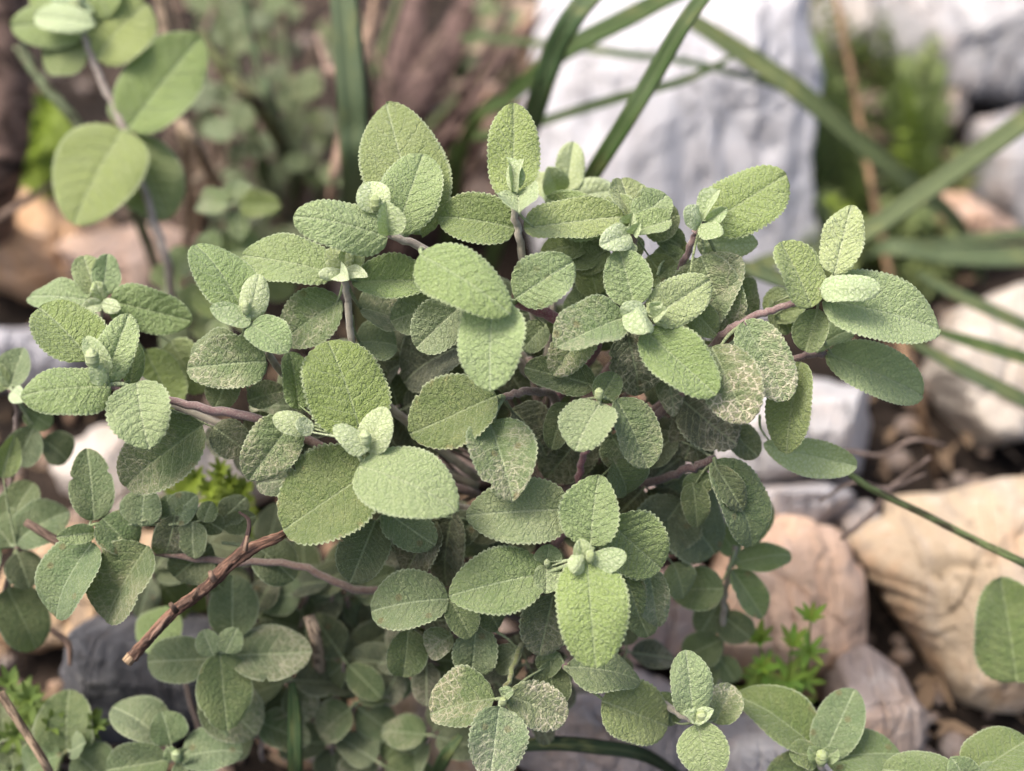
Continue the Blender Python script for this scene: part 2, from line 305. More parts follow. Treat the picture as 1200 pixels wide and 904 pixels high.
RK = [
 ('large white quartz boulder with faint grey streaks behind the sage', [(645,-10),(690,-110),(905,-120),(940,-30),(922,50),(944,110),(930,190),(946,290),(880,430),(760,440),(650,340),(605,200)], gd(230)-4, 7, 14, WHITE, .05),
 ('pale grey banded boulder in the top corner beyond the weeds', [(1052,-40),(1290,-70),(1300,110),(1190,112),(1110,96),(1062,55)], gd(60)-3, 6, 10, (.52,.51,.52), .15),
 ('small white stone beside the dry orange stalk at the far edge', [(960,-30),(1025,-25),(1042,20),(1030,58),(990,52),(965,25)], gd(25), 3, 6, (.62,.60,.58), .2),
 ('small tan pebble under the pale grey banded boulder', [(1095,112),(1135,105),(1142,130),(1120,148),(1098,138)], gd(125), 2, 4, BEIGE, .5),
 ('salmon pink stone in front of the green weeds', [(1100,225),(1160,222),(1192,255),(1182,285),(1120,285),(1100,262)], gd(260)-1, 3, 6, PINK, .5),
 ('grey slab standing against the right frame edge above the salmon stone', [(1168,130),(1290,105),(1300,330),(1205,280),(1178,225)], gd(210), 4, 8, GREY, .2),
 ('cream and grey slab crossed by two grass blades', [(1130,370),(1220,330),(1310,340),(1310,540),(1180,535),(1140,480),(1112,420)], gd(440)-2, 4, 9, (.66,.59,.51), .35),
 ('rounded white stone with grey stains beside the dark gap', [(905,450),(965,440),(1020,462),(1040,500),(1030,560),(985,590),(900,590),(850,540)], gd(520)-2, 4, 9, (.56,.55,.56), .15),
 ('flat grey white stone lying under the rounded white stone', [(820,575),(900,580),(980,572),(1040,592),(1015,625),(930,660),(830,640)], gd(610)-1, 3, 8, (.50,.48,.49), .2),
 ('round pink stone with a pale lower face behind the weed sprig', [(862,690),(880,640),(945,622),(1005,636),(1036,690),(1030,760),(985,812),(900,825),(845,800),(838,745)], gd(725)-2, 4, 10, (.88,.60,.42), .65),
 ('big tan boulder with a pale ridge at the right', [(1034,590),(1080,552),(1160,538),(1290,545),(1310,800),(1190,858),(1130,850),(1090,790),(1050,745),(1036,680)], gd(700)-3, 5, 11, (.56,.44,.31), .45),
 ('small brown stone wedged between the pink and tan stones', [(1000,790),(1035,772),(1075,800),(1098,850),(1085,885),(1020,890),(985,860)], gd(840)-.5, 2.5, 6, (.40,.31,.26), .6),
 ('grey stone in the bottom gap below the round pink stone', [(850,880),(900,862),(985,872),(1010,930),(840,950)], gd(900)-.5, 2.5, 6, (.45,.42,.42), .3),
 ('pale pink stone seen through the sage under the purple stem', [(690,560),(760,530),(850,560),(860,640),(800,700),(710,690),(660,630)], gd(620)-2, 3, 8, (.58,.46,.42), .35),
 ('salmon stone showing below the sage beside the round pink stone', [(760,690),(840,680),(850,760),(830,820),(760,810),(730,750)], gd(750)-1, 3, 8, (.56,.40,.34), .5),
 ('pinkish grey stone at the bottom under the dark grass blades', [(610,830),(700,800),(800,835),(840,900),(790,960),(630,960),(590,890)], gd(880)-1, 3, 8, (.47,.40,.37), .4),
 ('orange tan stone at the bottom beneath the hanging leaves', [(400,840),(470,815),(560,835),(590,900),(560,960),(420,960),(385,900)], gd(880)-.5, 3, 8, (.52,.36,.23), .8),
 ('tan stone glimpsed through the middle of the sage', [(400,400),(520,370),(600,430),(590,560),(480,590),(390,520)], gd(480)-2, 4, 9, (.56,.43,.36), .4),
 ('pale beige slab behind the long purple shoot at the left', [(35,540),(90,505),(170,498),(300,520),(330,580),(240,620),(120,612),(48,590)], gd(555)-2, 3.5, 8, (.56,.50,.45), .3),
 ('orange tan stone below the pale beige slab', [(-30,650),(60,630),(180,640),(240,680),(220,740),(120,745),(20,780),(-40,760)], gd(700)-1.5, 3, 8, (.56,.39,.24), .6),
 ('dark slate grey stone under the cut dead twig', [(20,775),(90,738),(170,735),(220,760),(225,850),(170,900),(60,900),(10,850)], gd(810)-1.5, 3, 8, DARK, .0),
 ('brown tan stone at the far left beside the fallen twigs', [(-60,225),(60,215),(130,238),(180,300),(130,340),(20,350),(-70,320)], gd(290)-2, 4, 9, (.80,.52,.32), .7),
 ('pink beige stone behind the small sage shoots at the left', [(60,270),(150,250),(230,275),(245,335),(170,370),(70,360)], gd(310)-5, 4, 9, (.78,.55,.42), .5),
 ('white stone low at the left frame edge', [(-50,392),(30,380),(85,402),(70,452),(-50,460)], gd(415)-2, 3, 7, (.52,.51,.55), .1),
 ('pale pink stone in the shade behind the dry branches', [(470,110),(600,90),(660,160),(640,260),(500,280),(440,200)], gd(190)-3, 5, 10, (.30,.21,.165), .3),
 ('grey stone half buried by the thin green stem', [(985,600),(1030,590),(1050,625),(1030,650),(990,640)], gd(620)-.5, 2, 5, (.33,.30,.29), .2),
 ('tan stone above the dry branches at the far edge', [(520,10),(600,-10),(680,20),(690,90),(600,110),(530,80)], gd(50)-4, 4, 9, (.42,.31,.22), .5),
]
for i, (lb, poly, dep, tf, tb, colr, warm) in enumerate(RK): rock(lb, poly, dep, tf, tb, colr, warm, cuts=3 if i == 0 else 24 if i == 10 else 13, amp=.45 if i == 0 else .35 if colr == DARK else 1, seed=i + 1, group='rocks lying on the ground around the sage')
def gravel():
    mb = MB(); ico = bpy.data.meshes.new('tmp'); import bmesh
    bm = bmesh.new(); bmesh.ops.create_icosphere(bm, subdivisions=2, radius=1); base = np.array([v.co[:] for v in bm.verts]); F = np.array([[v.index for v in f.verts] for f in bm.faces]); bm.free()
    for _ in range(900):
        py = rng.uniform(-40, 930); px = rng.uniform(-60, 1260); p = P(px, py, gd(py, -.035)); r = rng.uniform(.002, .008)
        b = base * r * rng.uniform(.6, 1.2, 3); b = b + rng.normal(0, .12 * r, b.shape)
        mb.V.append(b + p); mb.T.append(F + mb.n); mb.Q.append(np.zeros((0, 4), int)); mb.uv.append(np.zeros((len(b), 2))); mb.n += len(b)
    link('gravel', mb.mesh('gravel', M_ROCK), None, 'small brown gravel scattered over the dark soil between rocks', 'gravel', None, 'stuff', color=(.20, .15, .12, .4))
gravel()
def litter():
    mb = MB()
    for _ in range(700):
        px, py = rng.uniform(-60, 1260), rng.uniform(-40, 930); p = P(px, py, gd(py, -.03)); l = rng.uniform(.004, .013); a = rng.uniform(0, 6.28); wd = l * rng.uniform(.1, .4)
        d = np.array((math.cos(a), math.sin(a), rng.uniform(-.3, .3))) * l; e = np.array((-math.sin(a), math.cos(a), rng.uniform(-.4, .4))) * wd; z = np.array((0, 0, .002))
        mb.add(np.array([p - d, p - d * .3 + e + z, p + d * .4 + e * .8 + z * .3, p + d, p + d * .3 - e + z * .5, p - d * .4 - e * .9]), [(0, 1, 4, 5), (1, 2, 3, 4)])
    link('leaf_litter', mb.mesh('leaf_litter', M_BARK), None, 'scattered dry brown leaf bits and chaff on the soil', 'leaf litter', None, 'stuff', color=(.27, .19, .12, 1))
litter()

# ---------------------------------------------------------------- leaves
_topo = {}
def topo(nu, nv):
    if (nu, nv) not in _topo:
        i, j = np.meshgrid(np.arange(nu - 1), np.arange(nv - 1), indexing='ij'); a = i * nv + j
        _topo[nu, nv] = np.stack([a, a + nv, a + nv + 1, a + 1], -1).reshape(-1, 4)
    return _topo[nu, nv]
def worley(x, y, cell, seed):
    gx, gy = np.floor(x / cell).astype(int), np.floor(y / cell).astype(int); best = np.full(x.shape, 9.)
    for dx in (-1, 0, 1):
        for dy in (-1, 0, 1):
            ix, iy = gx + dx, gy + dy; hsh = np.sin(ix * 127.1 + iy * 311.7 + seed * 74.7) * 43758.5453; h2 = np.sin(ix * 269.5 + iy * 183.3 + seed * 12.9) * 24634.6345
            cx, cy = ix + (hsh - np.floor(hsh)), iy + (h2 - np.floor(h2)); best = np.minimum(best, (x / cell - cx)**2 + (y / cell - cy)**2)
    return np.sqrt(best)
LEAVES = 0
def leaf3d(parent, b, t, normal, hw, age=.3, net=0., yel=.0, frost=.5, fold=.12, bend=.06, cup=0., hi=True, node=None, name='leaf', label=None, wave=1.0):
    """one leaf from its base to its tip: blade with crenate margin, sunken veins and puckers, plus its short stalk"""
    global LEAVES; LEAVES += 1; seed = LEAVES
    b, t = np.asarray(b, float), np.asarray(t, float); L = np.linalg.norm(t - b); a = (t - b) / L
    nn = nrm(normal - a * (normal @ a)); s = np.cross(nn, a)
    big = L > .018
    nu, nv = ((86, 35) if big else (40, 15)) if hi else ((46, 15) if big else (26, 9))
    u = np.linspace(0, 1, nu); u = .5 * u + .25 * (1 - np.cos(math.pi * u)) if hi else .15 * u + .425 * (1 - np.cos(math.pi * u)); u = u[:, None] * np.ones(nv); v = np.linspace(-1, 1, nv); v = np.sign(v) * np.abs(v)**.85; v = v[None, :] * np.ones((nu, 1))
    e = rng.uniform(.74, .98); pw = rng.uniform(1.95, 2.35); uu = np.clip(u, 0, 1)**e
    w = np.clip(1 - np.abs(2 * uu - 1)**pw, 0, 1)**rng.uniform(.5, .62) * (1.02 - rng.uniform(0, .1) * u)
    ns = max(9, int(L * 1000 / 1.7)); ph = rng.uniform(0, 1)
    sc = np.abs(np.sin(math.pi * (ns * u + ph))); av = np.abs(v)
    amp = (.06 if hi else .045) * (1 if big else .7) * rng.uniform(.8, 1.25)
    asym = 1 + rng.uniform(-.05, .05) * np.sign(v) * np.sin(math.pi * u)
    wob = 1 + .025 * np.sin(u * rng.uniform(5, 9) + v * 2 + seed)
    x = v * w * hw * (1 + amp * (sc - .62) * av**5) * asym * wob
    if age > .45 and big:                                       # chewed margins
        for _ in range(int(rng.choice([0, 0, 0, 1, 2]))):
            x = x * (1 - rng.uniform(.1, .26) * np.exp(-((u - rng.uniform(.25, .9)) / rng.uniform(.015, .03))**2) * (np.sign(v) == rng.choice([-1, 1])) * av**2)
    # rounded base lobes and tip: the margin also runs past the ends a little
    uoff = (amp * .4 * (sc - .6) * av**5 * np.sign(u - .5)) * hw / L * (np.abs(2 * u - 1)**2)
    q = u * 8 - av**1.3 * 1.9
    quilt = np.abs(np.sin(math.pi * (q + .5 * math.sin(seed))))**.7 - .6
    z = bend * L * 4 * u * (1 - u) * (1 + rng.uniform(-.5, .5) * (u - .5)) + fold * av * w * hw + cup * v**2 * w * hw
    k = wave * (1.0 if big else .5)
    z += k * (.00032 * quilt * (1 - av**4) * np.clip(w, 0, 1) - .00045 * np.exp(-(x / .0007)**2))
    z += k * .0014 * w * av**2 * np.sin(u * rng.uniform(5, 9) + rng.uniform(0, 6) + v * 1.2) + .03 * L * np.sin(u * 3 + seed) * v * (.6 + age) * wave + .45 * L * rng.uniform(-1, .8) * np.clip(u - .6, 0, 1)**1.5 * (.3 + age)
    if hi and big: z += k * (.00026 + .0002 * age) * (1 - worley(u * L * 1000 + seed * 5.3, x * 1000, 1.6, seed)**1.5)
    z -= .00055 * av**8 * (1 if big else .4)
    V = b + a * ((u + uoff) * L)[..., None] + s * x[..., None] + nn * z[..., None]; V = V.reshape(-1, 3)
    mm = np.stack([u * L * 1000, x * 1000], -1).reshape(-1, 2); rel = np.stack([u, v], -1).reshape(-1, 2); Q = topo(nu, nv); T = None
    # stalk
    p0 = b - a * .002 if node is None else np.asarray(node, float)
    d = p0 - b; ld = np.linalg.norm(d)
    if ld > .03: p0 = b + d / ld * .012
    r0 = max(.00045, min(.0011, hw * .07))
    pv, pq, pt, puv = tube_arrays(catmull([p0, (p0 + b) / 2 - nn * ld * .03, b + a * L * .1 - nn * r0], 3), [r0 * 1.15, r0, r0 * .5], 6)
    n0 = len(V); V = np.vstack([V, pv]); Q = np.vstack([Q, pq + n0]); T = pt + n0
    mm = np.vstack([mm, puv * (1, .01)]); rel = np.vstack([rel, np.stack([np.zeros(len(pv)), np.full(len(pv), .2)], -1)])
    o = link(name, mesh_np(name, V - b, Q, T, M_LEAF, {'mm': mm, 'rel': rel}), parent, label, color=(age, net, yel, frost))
    o.location = Vector(b) - parent_loc(parent)
    return o
def parent_loc(p):
    v = Vector((0, 0, 0))
    while p is not None: v = v + p.location; p = p.parent
    return v
def link_child_fix(o, parent): o.matrix_parent_inverse.identity()
def leaf(parent, bx, by, tx, ty, wpx, db, dt, age=.3, net=0., yel=0., frost=.5, fold=None, bend=None, cup=0., roll=None, hi=True, node=None, up=None, wave=1.0):
    cup = cup + rng.uniform(-.14, .2); fold = rng.uniform(.08, .46) if fold is None else fold; bend = rng.uniform(.0, .10) if bend is None else bend; up = rng.uniform(.1, 1.1) if up is None else up
    if not hi and by > 480: age = min(1, age + .12); frost *= .35; wave *= .7  # low blurred leaves: less wool, older tone with shade put into the colour
    if wpx < 46 and age < .12: frost = max(frost, 2.1); wave *= .6; cup = cup + rng.choice([-.25, .2]); bend = rng.uniform(.08, .16) if bend < .03 else bend
    b, t = P(bx, by, db), P(tx, ty, dt); a = nrm(t - b); tocam = nrm(C0 - (b + t) / 2)
    n = tocam + up * np.array((0, 0, 1.)); n = nrm(n - a * (n @ a))
    r = R(rng.uniform(-24, 24) if roll is None else roll); n = n * math.cos(r) + np.cross(a, n) * math.sin(r)
    pc = nrm(tocam - a * (tocam @ a)); c = max(.42, abs(n @ pc))
    hw = wpx / 2 * (.42 + (db + dt) / 200) / FPX / c
    return leaf3d(parent, b, t, n, hw, age, net, yel, frost, fold, bend, cup, hi, node, wave=wave)
_link = link
def link(name, data, parent=None, label=None, cat=None, group=None, kind=None, color=None):
    o = _link(name, data, None, label, cat, group, kind, color)
    if parent is not None: o.parent = parent
    return o
def stem(parent, pts, rad, color=(.24, .17, .155), name='shoot', sides=9):
    """a stem given by points; its mesh sits at its first point; leaves hang on it as sub-parts"""
    c = np.asarray(pts[0], float); rad = [r_ * .82 for r_ in rad]; cm = catmull(pts, 7); cm[1:-1] += rng.normal(0, .0003, cm[1:-1].shape)
    V, Q, T, uv = tube_arrays(cm, rad, sides, .05)
    o = link(name, mesh_np(name, V - c, Q, T, M_STEM, {'mm': uv}), parent, color=(*color, 1)); o.location = Vector(c) - parent_loc(parent); return o
def bud(parent, px, py, d, size, dx=0, dy=-1, age=.0):
    """a knob of unopened leaves"""
    c = P(px, py, d); ax = nrm(RT * dx - UP * dy - FW * .5); s = size * (.42 + d / 100) / FPX
    pts = [c - ax * s * .6, c - ax * s * .2, c + ax * s * .3, c + ax * s * .6]
    V, Q, T, uv = tube_arrays(catmull(pts, 4), [s * .25, s * .42, s * .40, s * .12], 9, .06)
    o = link('bud', mesh_np('bud', V - c, Q, T, M_LEAF, {'mm': uv * (1, 2), 'rel': np.full((len(V), 2), .5)}), parent, color=(age, 0, .6, 1.9)); o.location = Vector(c) - parent_loc(parent); return o
DEEPER = {}
PALE, PURP, BROWN, VIOL = (.30, .27, .21), (.20, .125, .12), (.16, .105, .085), (.22, .075, .105)

def shoot(shrub, path, rad, leaves=(), buds=(), color=PURP, hi=True, node=None):
    off = DEEPER.get(shrub.name, 0)                              # whole branches that stand farther back
    if off:
        sh = lambda q: (q[0], q[1], q[2] + off)
        path = [sh(q) for q in path[:-1]] + [path[-1]]; buds = [(b[0], b[1], b[2] + off, *b[3:]) for b in buds]; node = sh(node) if node else None
        leaves = [(*l[:5], l[5] + off, l[6] + off, *([{**l[7], 'own': sh(l[7]['own'])} if 'own' in l[7] else l[7]] if len(l) > 7 else [])) for l in leaves]
    st = stem(shrub, [P(*q) for q in path], rad, color); nd = P(*path[0]) if node is None else P(*node)
    for lf in leaves:
        kw = lf[7] if len(lf) > 7 else {}
        kw = dict(kw); own = kw.pop('own', None)
        leaf(st, *lf[:7], hi=kw.pop('hi', hi), node=P(*own) if own else nd, **kw)
    for bd in buds: bud(st, *bd)
    return st
D = dict
HUB = (640, 575, 6.0)
# ================================================================ the main sage
main = thing('sage_shrub', P(650, 885, gd(885, -.03) + .3), 'large woolly grey green sage shrub in sharp focus in front of the rocks', 'shrub', 'woolly sage growth')
stem(main, [P(650, 890, gd(890, -.03) + 1), P(645, 800, 10.5), P(640, 700, 8), P(*HUB), P(630, 480, 4.5), P(620, 420, 3.5)], [.0042, .0036, .0026, .0019, .0015], BROWN, 'trunk', 10)
def young(**k): return D(dict(age=.08, frost=.8), **k)
# A  top left pair of upright leaves
shoot(main, [(455,274,0), (500,294,.8), (560,350,2.5), (620,430,4)], [.0015, .0017, .0019], [
 (494,276,452,120,104,1.2,2.6, D(age=.38, yel=.75, fold=.1, roll=-6, frost=.35)),
 (464,274,496,181,72,.4,1.3, D(age=.15, yel=.2, roll=8)),
 (455,278,345,252,58,0,-1.0, young(fold=-.12, bend=.09, roll=0)),
 (440,250,434,212,40,-.3,-.1, young(yel=.5, fold=.35, cup=.4, bend=-.12)),
 (455,276,452,236,34,-.6,-1.0, young(fold=.75, cup=.3, bend=.1, roll=10))], [(440,238,-.4,16)], PALE)
# B  upright tip shoot
shoot(main, [(603,232,.4), (604,262,.6), (612,300,1.2), (630,400,3.5)], [.0014, .0016, .0018], [
 (602,238,602,120,64,.9,1.5, young(yel=.55, fold=.15, roll=0, bend=-.03)),
 (607,226,608,250,50,.2,-1.4, young(fold=.5, cup=.2, bend=-.08, frost=1)),
 (600,226,594,184,17,.1,.3, young(fold=.9, roll=40)), (606,226,612,186,17,0,.2, young(fold=.9, roll=-40)),
 (604,268,514,254,60,.8,1.2, D(age=.36, yel=.4, roll=-5, fold=.3)),
 (614,268,736,252,50,.8,1.0, D(age=.2, yel=.6, fold=.3, roll=-12))], [], PALE)
# C  blurred young shoot behind B
shoot(main, [(655,226,5), (658,250,5), (650,330,5), (640,430,5)], [.0013, .0015, .0017], [
 (662,226,672,166,36,5,5.5, young(yel=.5)), (655,228,642,196,34,5,4, young(fold=.5)), (656,226,620,208,30,5,5.5, young(yel=.4)),
 (664,232,724,222,36,5,5.3, young(yel=.5)), (650,226,640,236,26,5,4.4, young())], [], PALE)
# D  small rosette at the top
shoot(main, [(738,268,.4), (742,290,1), (720,340,2.5), (660,440,4.5)], [.0013, .0015, .0017], [
 (738,274,704,288,34,.1,-.6, young(roll=-10)), (744,272,787,258,32,.2,.2, D(age=.2, yel=.3)),
 (746,262,782,228,46,.8,1.2, D(age=.3, yel=.4)), (744,262,727,211,46,1.4,2.2, D(age=.4, yel=.6)),
 (752,262,796,252,50,1.8,2.0, D(age=.5, yel=.3, net=.2)), (738,262,742,250,22,.1,-.2, young(fold=.8)), (742,275,750,262,16,-.2,-.5, young(fold=.9)),
 (738,282,724,300,30,.4,0, young(yel=.2)),
 (732,278,700,238,62,1.5,2.2, D(age=.42, yel=.6)), (720,268,652,258,46,1.6,2.0, D(age=.36, yel=.5)),
 (706,300,655,292,44,2,2.5, D(age=.3, yel=.3, fold=.3)), (700,345,688,300,42,2.5,2.2, D(age=.45, yel=.4)), (715,350,660,368,50,2.6,3, D(age=.6)),
 (768,270,800,290,30,2,2.3, D(age=.6)), (700,262,640,232,46,2.4,2.8, D(age=.25, yel=.7)), (690,285,632,296,40,2.2,2.6, D(age=.4, yel=.7)), (712,290,676,318,38,2,2.2, D(age=.35, yel=.4)), (760,300,786,336,44,2,2.2, D(age=.4, yel=.5)), (728,310,748,276,34,2.4,2.8, D(age=.5, yel=.3))], [(742,268,-.1,9)], PURP)
# F  bright shoot at the top right of the crown
shoot(main, [(822,258,.6), (806,294,1.2), (780,350,2.6), (700,450,4.6)], [.0013, .0016, .0018], [
 (828,264,922,204,74,1.2,1.9, young(yel=.45, fold=.12)), (824,258,842,222,20,.5,.8, young(fold=.8, roll=-30)), (828,260,852,244,17,.4,.2, young(fold=.8)),
 (822,262,802,246,26,.4,-.2, young(fold=-.5, frost=1)), (820,264,846,276,24,.2,-.4, young(fold=-.5, frost=1)),
 (818,284,888,286,38,1.5,2.0, young(yel=.7, roll=25)),
 (806,300,760,330,48,1.8,2.4, D(age=.45, yel=.6)), (808,296,770,298,34,2.2,2.6, D(age=.5, yel=.5)),
 (822,300,862,395,66,1.0,1.4, D(age=.5, net=.55, yel=.1, roll=10)), (800,385,868,300,74,1.9,1.2, D(age=.55, net=.3, yel=.1)), (802,355,840,392,36,.4,.8, D(age=.4, yel=.5)),
 (858,332,885,372,44,2.4,3, D(age=.6, net=.3))], [], PURP)
# I  rosette facing the camera
shoot(main, [(752,366,-.4), (745,380,.6), (700,400,2.6), (640,450,4.6)], [.0013, .0016, .0018], [
 (744,360,726,292,58,-.2,-.1, D(age=.22, yel=.15)), (762,374,832,328,58,-.4,0, young(yel=.3, roll=12)),
 (742,356,760,390,30,-.7,-1.4, young(fold=-.7, frost=1.2, bend=.12)), (758,372,728,360,24,-.8,-1.0, young(fold=-.7, frost=1.2)),
 (765,374,782,362,17,-.7,-1.0, young(fold=.8)), (764,368,776,355,15,-.6,-.8, young(fold=.8)),
 (756,388,839,464,68,-.2,-1.2, D(age=.16, yel=.2, fold=.2, roll=-8)),
 (732,372,650,410,60,-.2,-.8, D(age=.38, net=.45, yel=.1)), (690,382,648,440,50,.5,.6, D(age=.4, net=.75, yel=.3)),
 (735,390,750,464,62,1.8,2.0, D(age=.9, net=.7)), (780,428,790,489,30,2.6,2.5, D(age=.75, net=.9, frost=1, fold=-.3)),
 (780,300,800,330,36,2, 2.4, D(age=.5))], [], PURP)
# big pale pair in the middle and the leaves beside it
shoot(main, [(606,354,.2), (662,378,.6), (700,404,2.2), (650,470,5)], [.0024, .0024, .0024], [
 (578,352,574,458,80,-1.4,-2.0, D(age=.15, yel=.5, fold=-.1, bend=.08)), (604,350,672,306,66,-.4,-.3, D(age=.28, yel=.35, roll=5)),
 (540,358,487,408,60,.5,.8, D(age=.42)), (532,352,459,376,56,1.5,2.0, D(age=.5)), (552,400,470,446,70,2.8,3.2, D(age=.95, frost=.2)),
 (640,380,612,410,36,2, 2.4, D(age=.5))], [], VIOL)
shoot(main, [(494,292,-.4), (520,320,.8), (580,390,2.6), (620,440,4)], [.0015, .0017, .0019], [
 (492,298,598,366,74,-1.6,-2.4, D(age=.12, yel=.3, fold=-.08, bend=.07, roll=4))], [], PALE)
# J  big damaged leaves at the right
shoot(main, [(875,378,.5), (840,400,1.2), (790,470,2.8), (700,540,5)], [.0019, .002, .0022], [
 (834,406,876,498,72,.2,-.6, D(age=.55, net=1., frost=.4, roll=0, up=.3)), (872,376,922,470,62,.4,.2, D(age=.3, net=.95, frost=.7, roll=0, up=.3)),
 (938,424,922,532,54,1,1.2, D(age=.34, yel=.35)), (895,520,1004,546,44,3,3.4, young(yel=.75)),
 (800,470,862,522,66,2.6,2.6, D(age=.95, net=.5)), (835,470,800,540,60,3,3.3, D(age=.95, net=.3)),
 (850,500,888,536,40,3.2,3, D(age=.7, net=.2)), (815,480,800,502,44,3,3.4,D(age=.85, net=.6))], [], PURP)
# G  shoot reaching out to the right
shoot(main, [(962,338,-.2), (942,350,0), (905,364,.3), (872,380,.8), (800,450,3), (700,540,5.4)], [.0012, .0014, .0016, .0018, .002], [
 (952,360,914,284,54,-.3,0, young(yel=.3, fold=.2)), (978,322,998,240,48,-.2,.4, young(yel=.6, fold=.25)), (966,352,1104,384,80,.2,.7, young(age=.16, yel=.25, fold=.18, roll=-10)),
 (968,414,1084,464,62,2,2.6, D(age=.18, yel=.15)), (962,340,1032,336,34,-.5,-.9, young(fold=-.6, frost=1.1)), (958,362,944,412,42,.4,.9, D(age=.35, fold=.4)),
 (950,412,1000,385,30,2,2.5, D(age=.2, fold=.5)), (905,352,925,390,40,2.4,2.8, D(age=.4, yel=.3)), (900,372,940,352,44,2.6,3, D(age=.3, yel=.4))], [], PURP)
shoot(main, [(968,414,2.1), (940,418,1.9), (890,440,2.4), (800,500,4)], [.0012, .0014, .0016], [], [], PURP)
# K  small rosette in the centre
shoot(main, [(702,466,-.2), (690,520,1.0), (680,545,2), (676,600,3.4), (650,640,6)], [.0011, .0014, .0016, .0018], [
 (702,470,722,437,34,.2,.4, D(age=.45)), (704,472,674,528,62,-.3,-1.0, D(age=.22, fold=.08)), (722,468,757,549,56,.1,.3, D(age=.5, net=.2)),
 (664,472,646,527,34,1.4,1.8, D(age=.65)), (697,452,615,432,44,.8,1.2, D(age=.68, frost=.3, roll=-4)), (716,510,740,550,50,2,2.2, D(age=.75, net=.4)),
 (690,500,640,560,70,3,3.4, D(age=.95, net=.2))], [(702,462,-.6,13)], VIOL)
# L
shoot(main, [(590,466,.5), (618,458,1.2), (650,470,3), (640,540,5)], [.0015, .0018, .002], [
 (582,464,482,512,80,.2,.2, D(age=.55, yel=.3, frost=.35, roll=6)), (574,494,602,585,80,.3,-.9, D(age=.5, net=.55, yel=.2, frost=.35)),
 (600,480,640,535,56,2.4,2.8, D(age=.95, net=.3))], [], BROWN)
shoot(main, [(672,600,.6), (690,570,2), (660,600,4), HUB], [.0014, .0017, .002], [
 (668,597,546,604,78,.4,.2, D(age=.4, yel=.2, fold=.16)), (720,540,735,580,50,2, 2.3, D(age=.6))], [], VIOL)
# M  bright rosette below the centre
shoot(main, [(690,652,-.6), (690,672,.6), (680,720,2.5), (645,780,9)], [.0012, .0016, .002], [
 (692,640,702,556,70,-.4,-.2, D(age=.22, yel=.15)), (714,612,776,668,80,.4,.8, D(age=.28, yel=.3)), (688,656,698,783,86,-.9,-1.8, young(yel=.55, fold=.08, bend=.09)),
 (640,672,526,700,78,.2,.1, D(age=.4, yel=.35, frost=.4)), (684,658,680,632,24,-1.0,-1.2, young(fold=.5, frost=1)), (690,664,734,650,30,-1.0,-1.4, young(fold=-.4, frost=1)),
 (684,650,672,672,22,-1.2,-1.6, young(fold=-.4, frost=1)),
 (730,664,750,724,34,1,1.2, D(age=.55)), (760,664,772,736,40,2,2.4, D(age=.5, frost=1, net=.4)), (640,662,644,638,32,.3,.3, young(age=.25)), (640,662,640,696,32,.2,-.2, young(age=.25))],
 [(692,652,-1.3,14), (641,660,.0,9)], PALE)
# V  the big rosette left of centre
shoot(main, [(418,515,-.4), (430,530,.8), (500,580,3.2), (600,610,6)], [.0014, .0018, .0022], [
 (424,512,384,400,98,0,.8, D(age=.22, yel=.6, fold=.08, frost=.4)), (350,480,340,412,40,.8,1.4, D(age=.25, yel=.3)), (420,546,536,596,86,-1.0,-1.9, young(age=.12, fold=-.06, bend=.08)),
 (434,532,452,477,40,-.7,-.8, young(fold=.3)), (432,528,392,498,28,-1.2,-1.4, young(fold=-.7, frost=1.1)), (440,548,332,622,108,.4,.3, D(age=.5, yel=.3, frost=.3, fold=.1)),
 (366,502,320,488,30,-.4,-.7, young(fold=-.4, frost=1.)), (366,508,348,492,20,-.5,-.8, young(fold=-.4, frost=1)), (345,490,292,562,64,.4,.6, D(age=.42, net=.5, fold=.25)),
 (350,560,300,568,36,2,2.2, D(age=.7, net=.4))], [(428,514,-1.2,17)], PALE)
# W  dark leaves below it
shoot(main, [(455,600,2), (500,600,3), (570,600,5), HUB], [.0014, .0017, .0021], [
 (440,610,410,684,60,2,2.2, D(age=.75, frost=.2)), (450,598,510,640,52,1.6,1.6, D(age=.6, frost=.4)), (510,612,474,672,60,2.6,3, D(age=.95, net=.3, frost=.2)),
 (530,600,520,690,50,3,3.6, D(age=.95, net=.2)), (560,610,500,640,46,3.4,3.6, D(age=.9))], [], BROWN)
# E  pale shoot with folded leaves at the upper left
shoot(main, [(402,322,.4), (408,350,.7), (413,400,1.4), (450,470,3), (560,560,6)], [.0013, .0015, .0016, .0018, .002], [
 (392,322,284,302,56,.8,1.4, D(age=.2, yel=.2, fold=.35, roll=10)), (412,330,510,328,52,.8,1.2, D(age=.2, yel=.2, fold=.4, roll=-10)),
 (402,318,392,288,36,.6,.7, young(yel=.7)), (404,318,418,288,30,.6,.8, young(yel=.7)), (402,318,374,322,16,.2,-.4, young(frost=1, fold=-.2)), (402,318,430,324,16,.2,-.4, young(frost=1, fold=-.2)), (398,320,408,328,24,.1,-.8, young(frost=1)),
 (400,352,330,400,60,1.2,1.5, D(age=.42, net=.5, yel=.2)), (420,360,470,376,50,2,2.6, D(age=.7, net=.3)), (418,400,466,404,46,2.6,3, D(age=.5, yel=.2))], [], PALE)
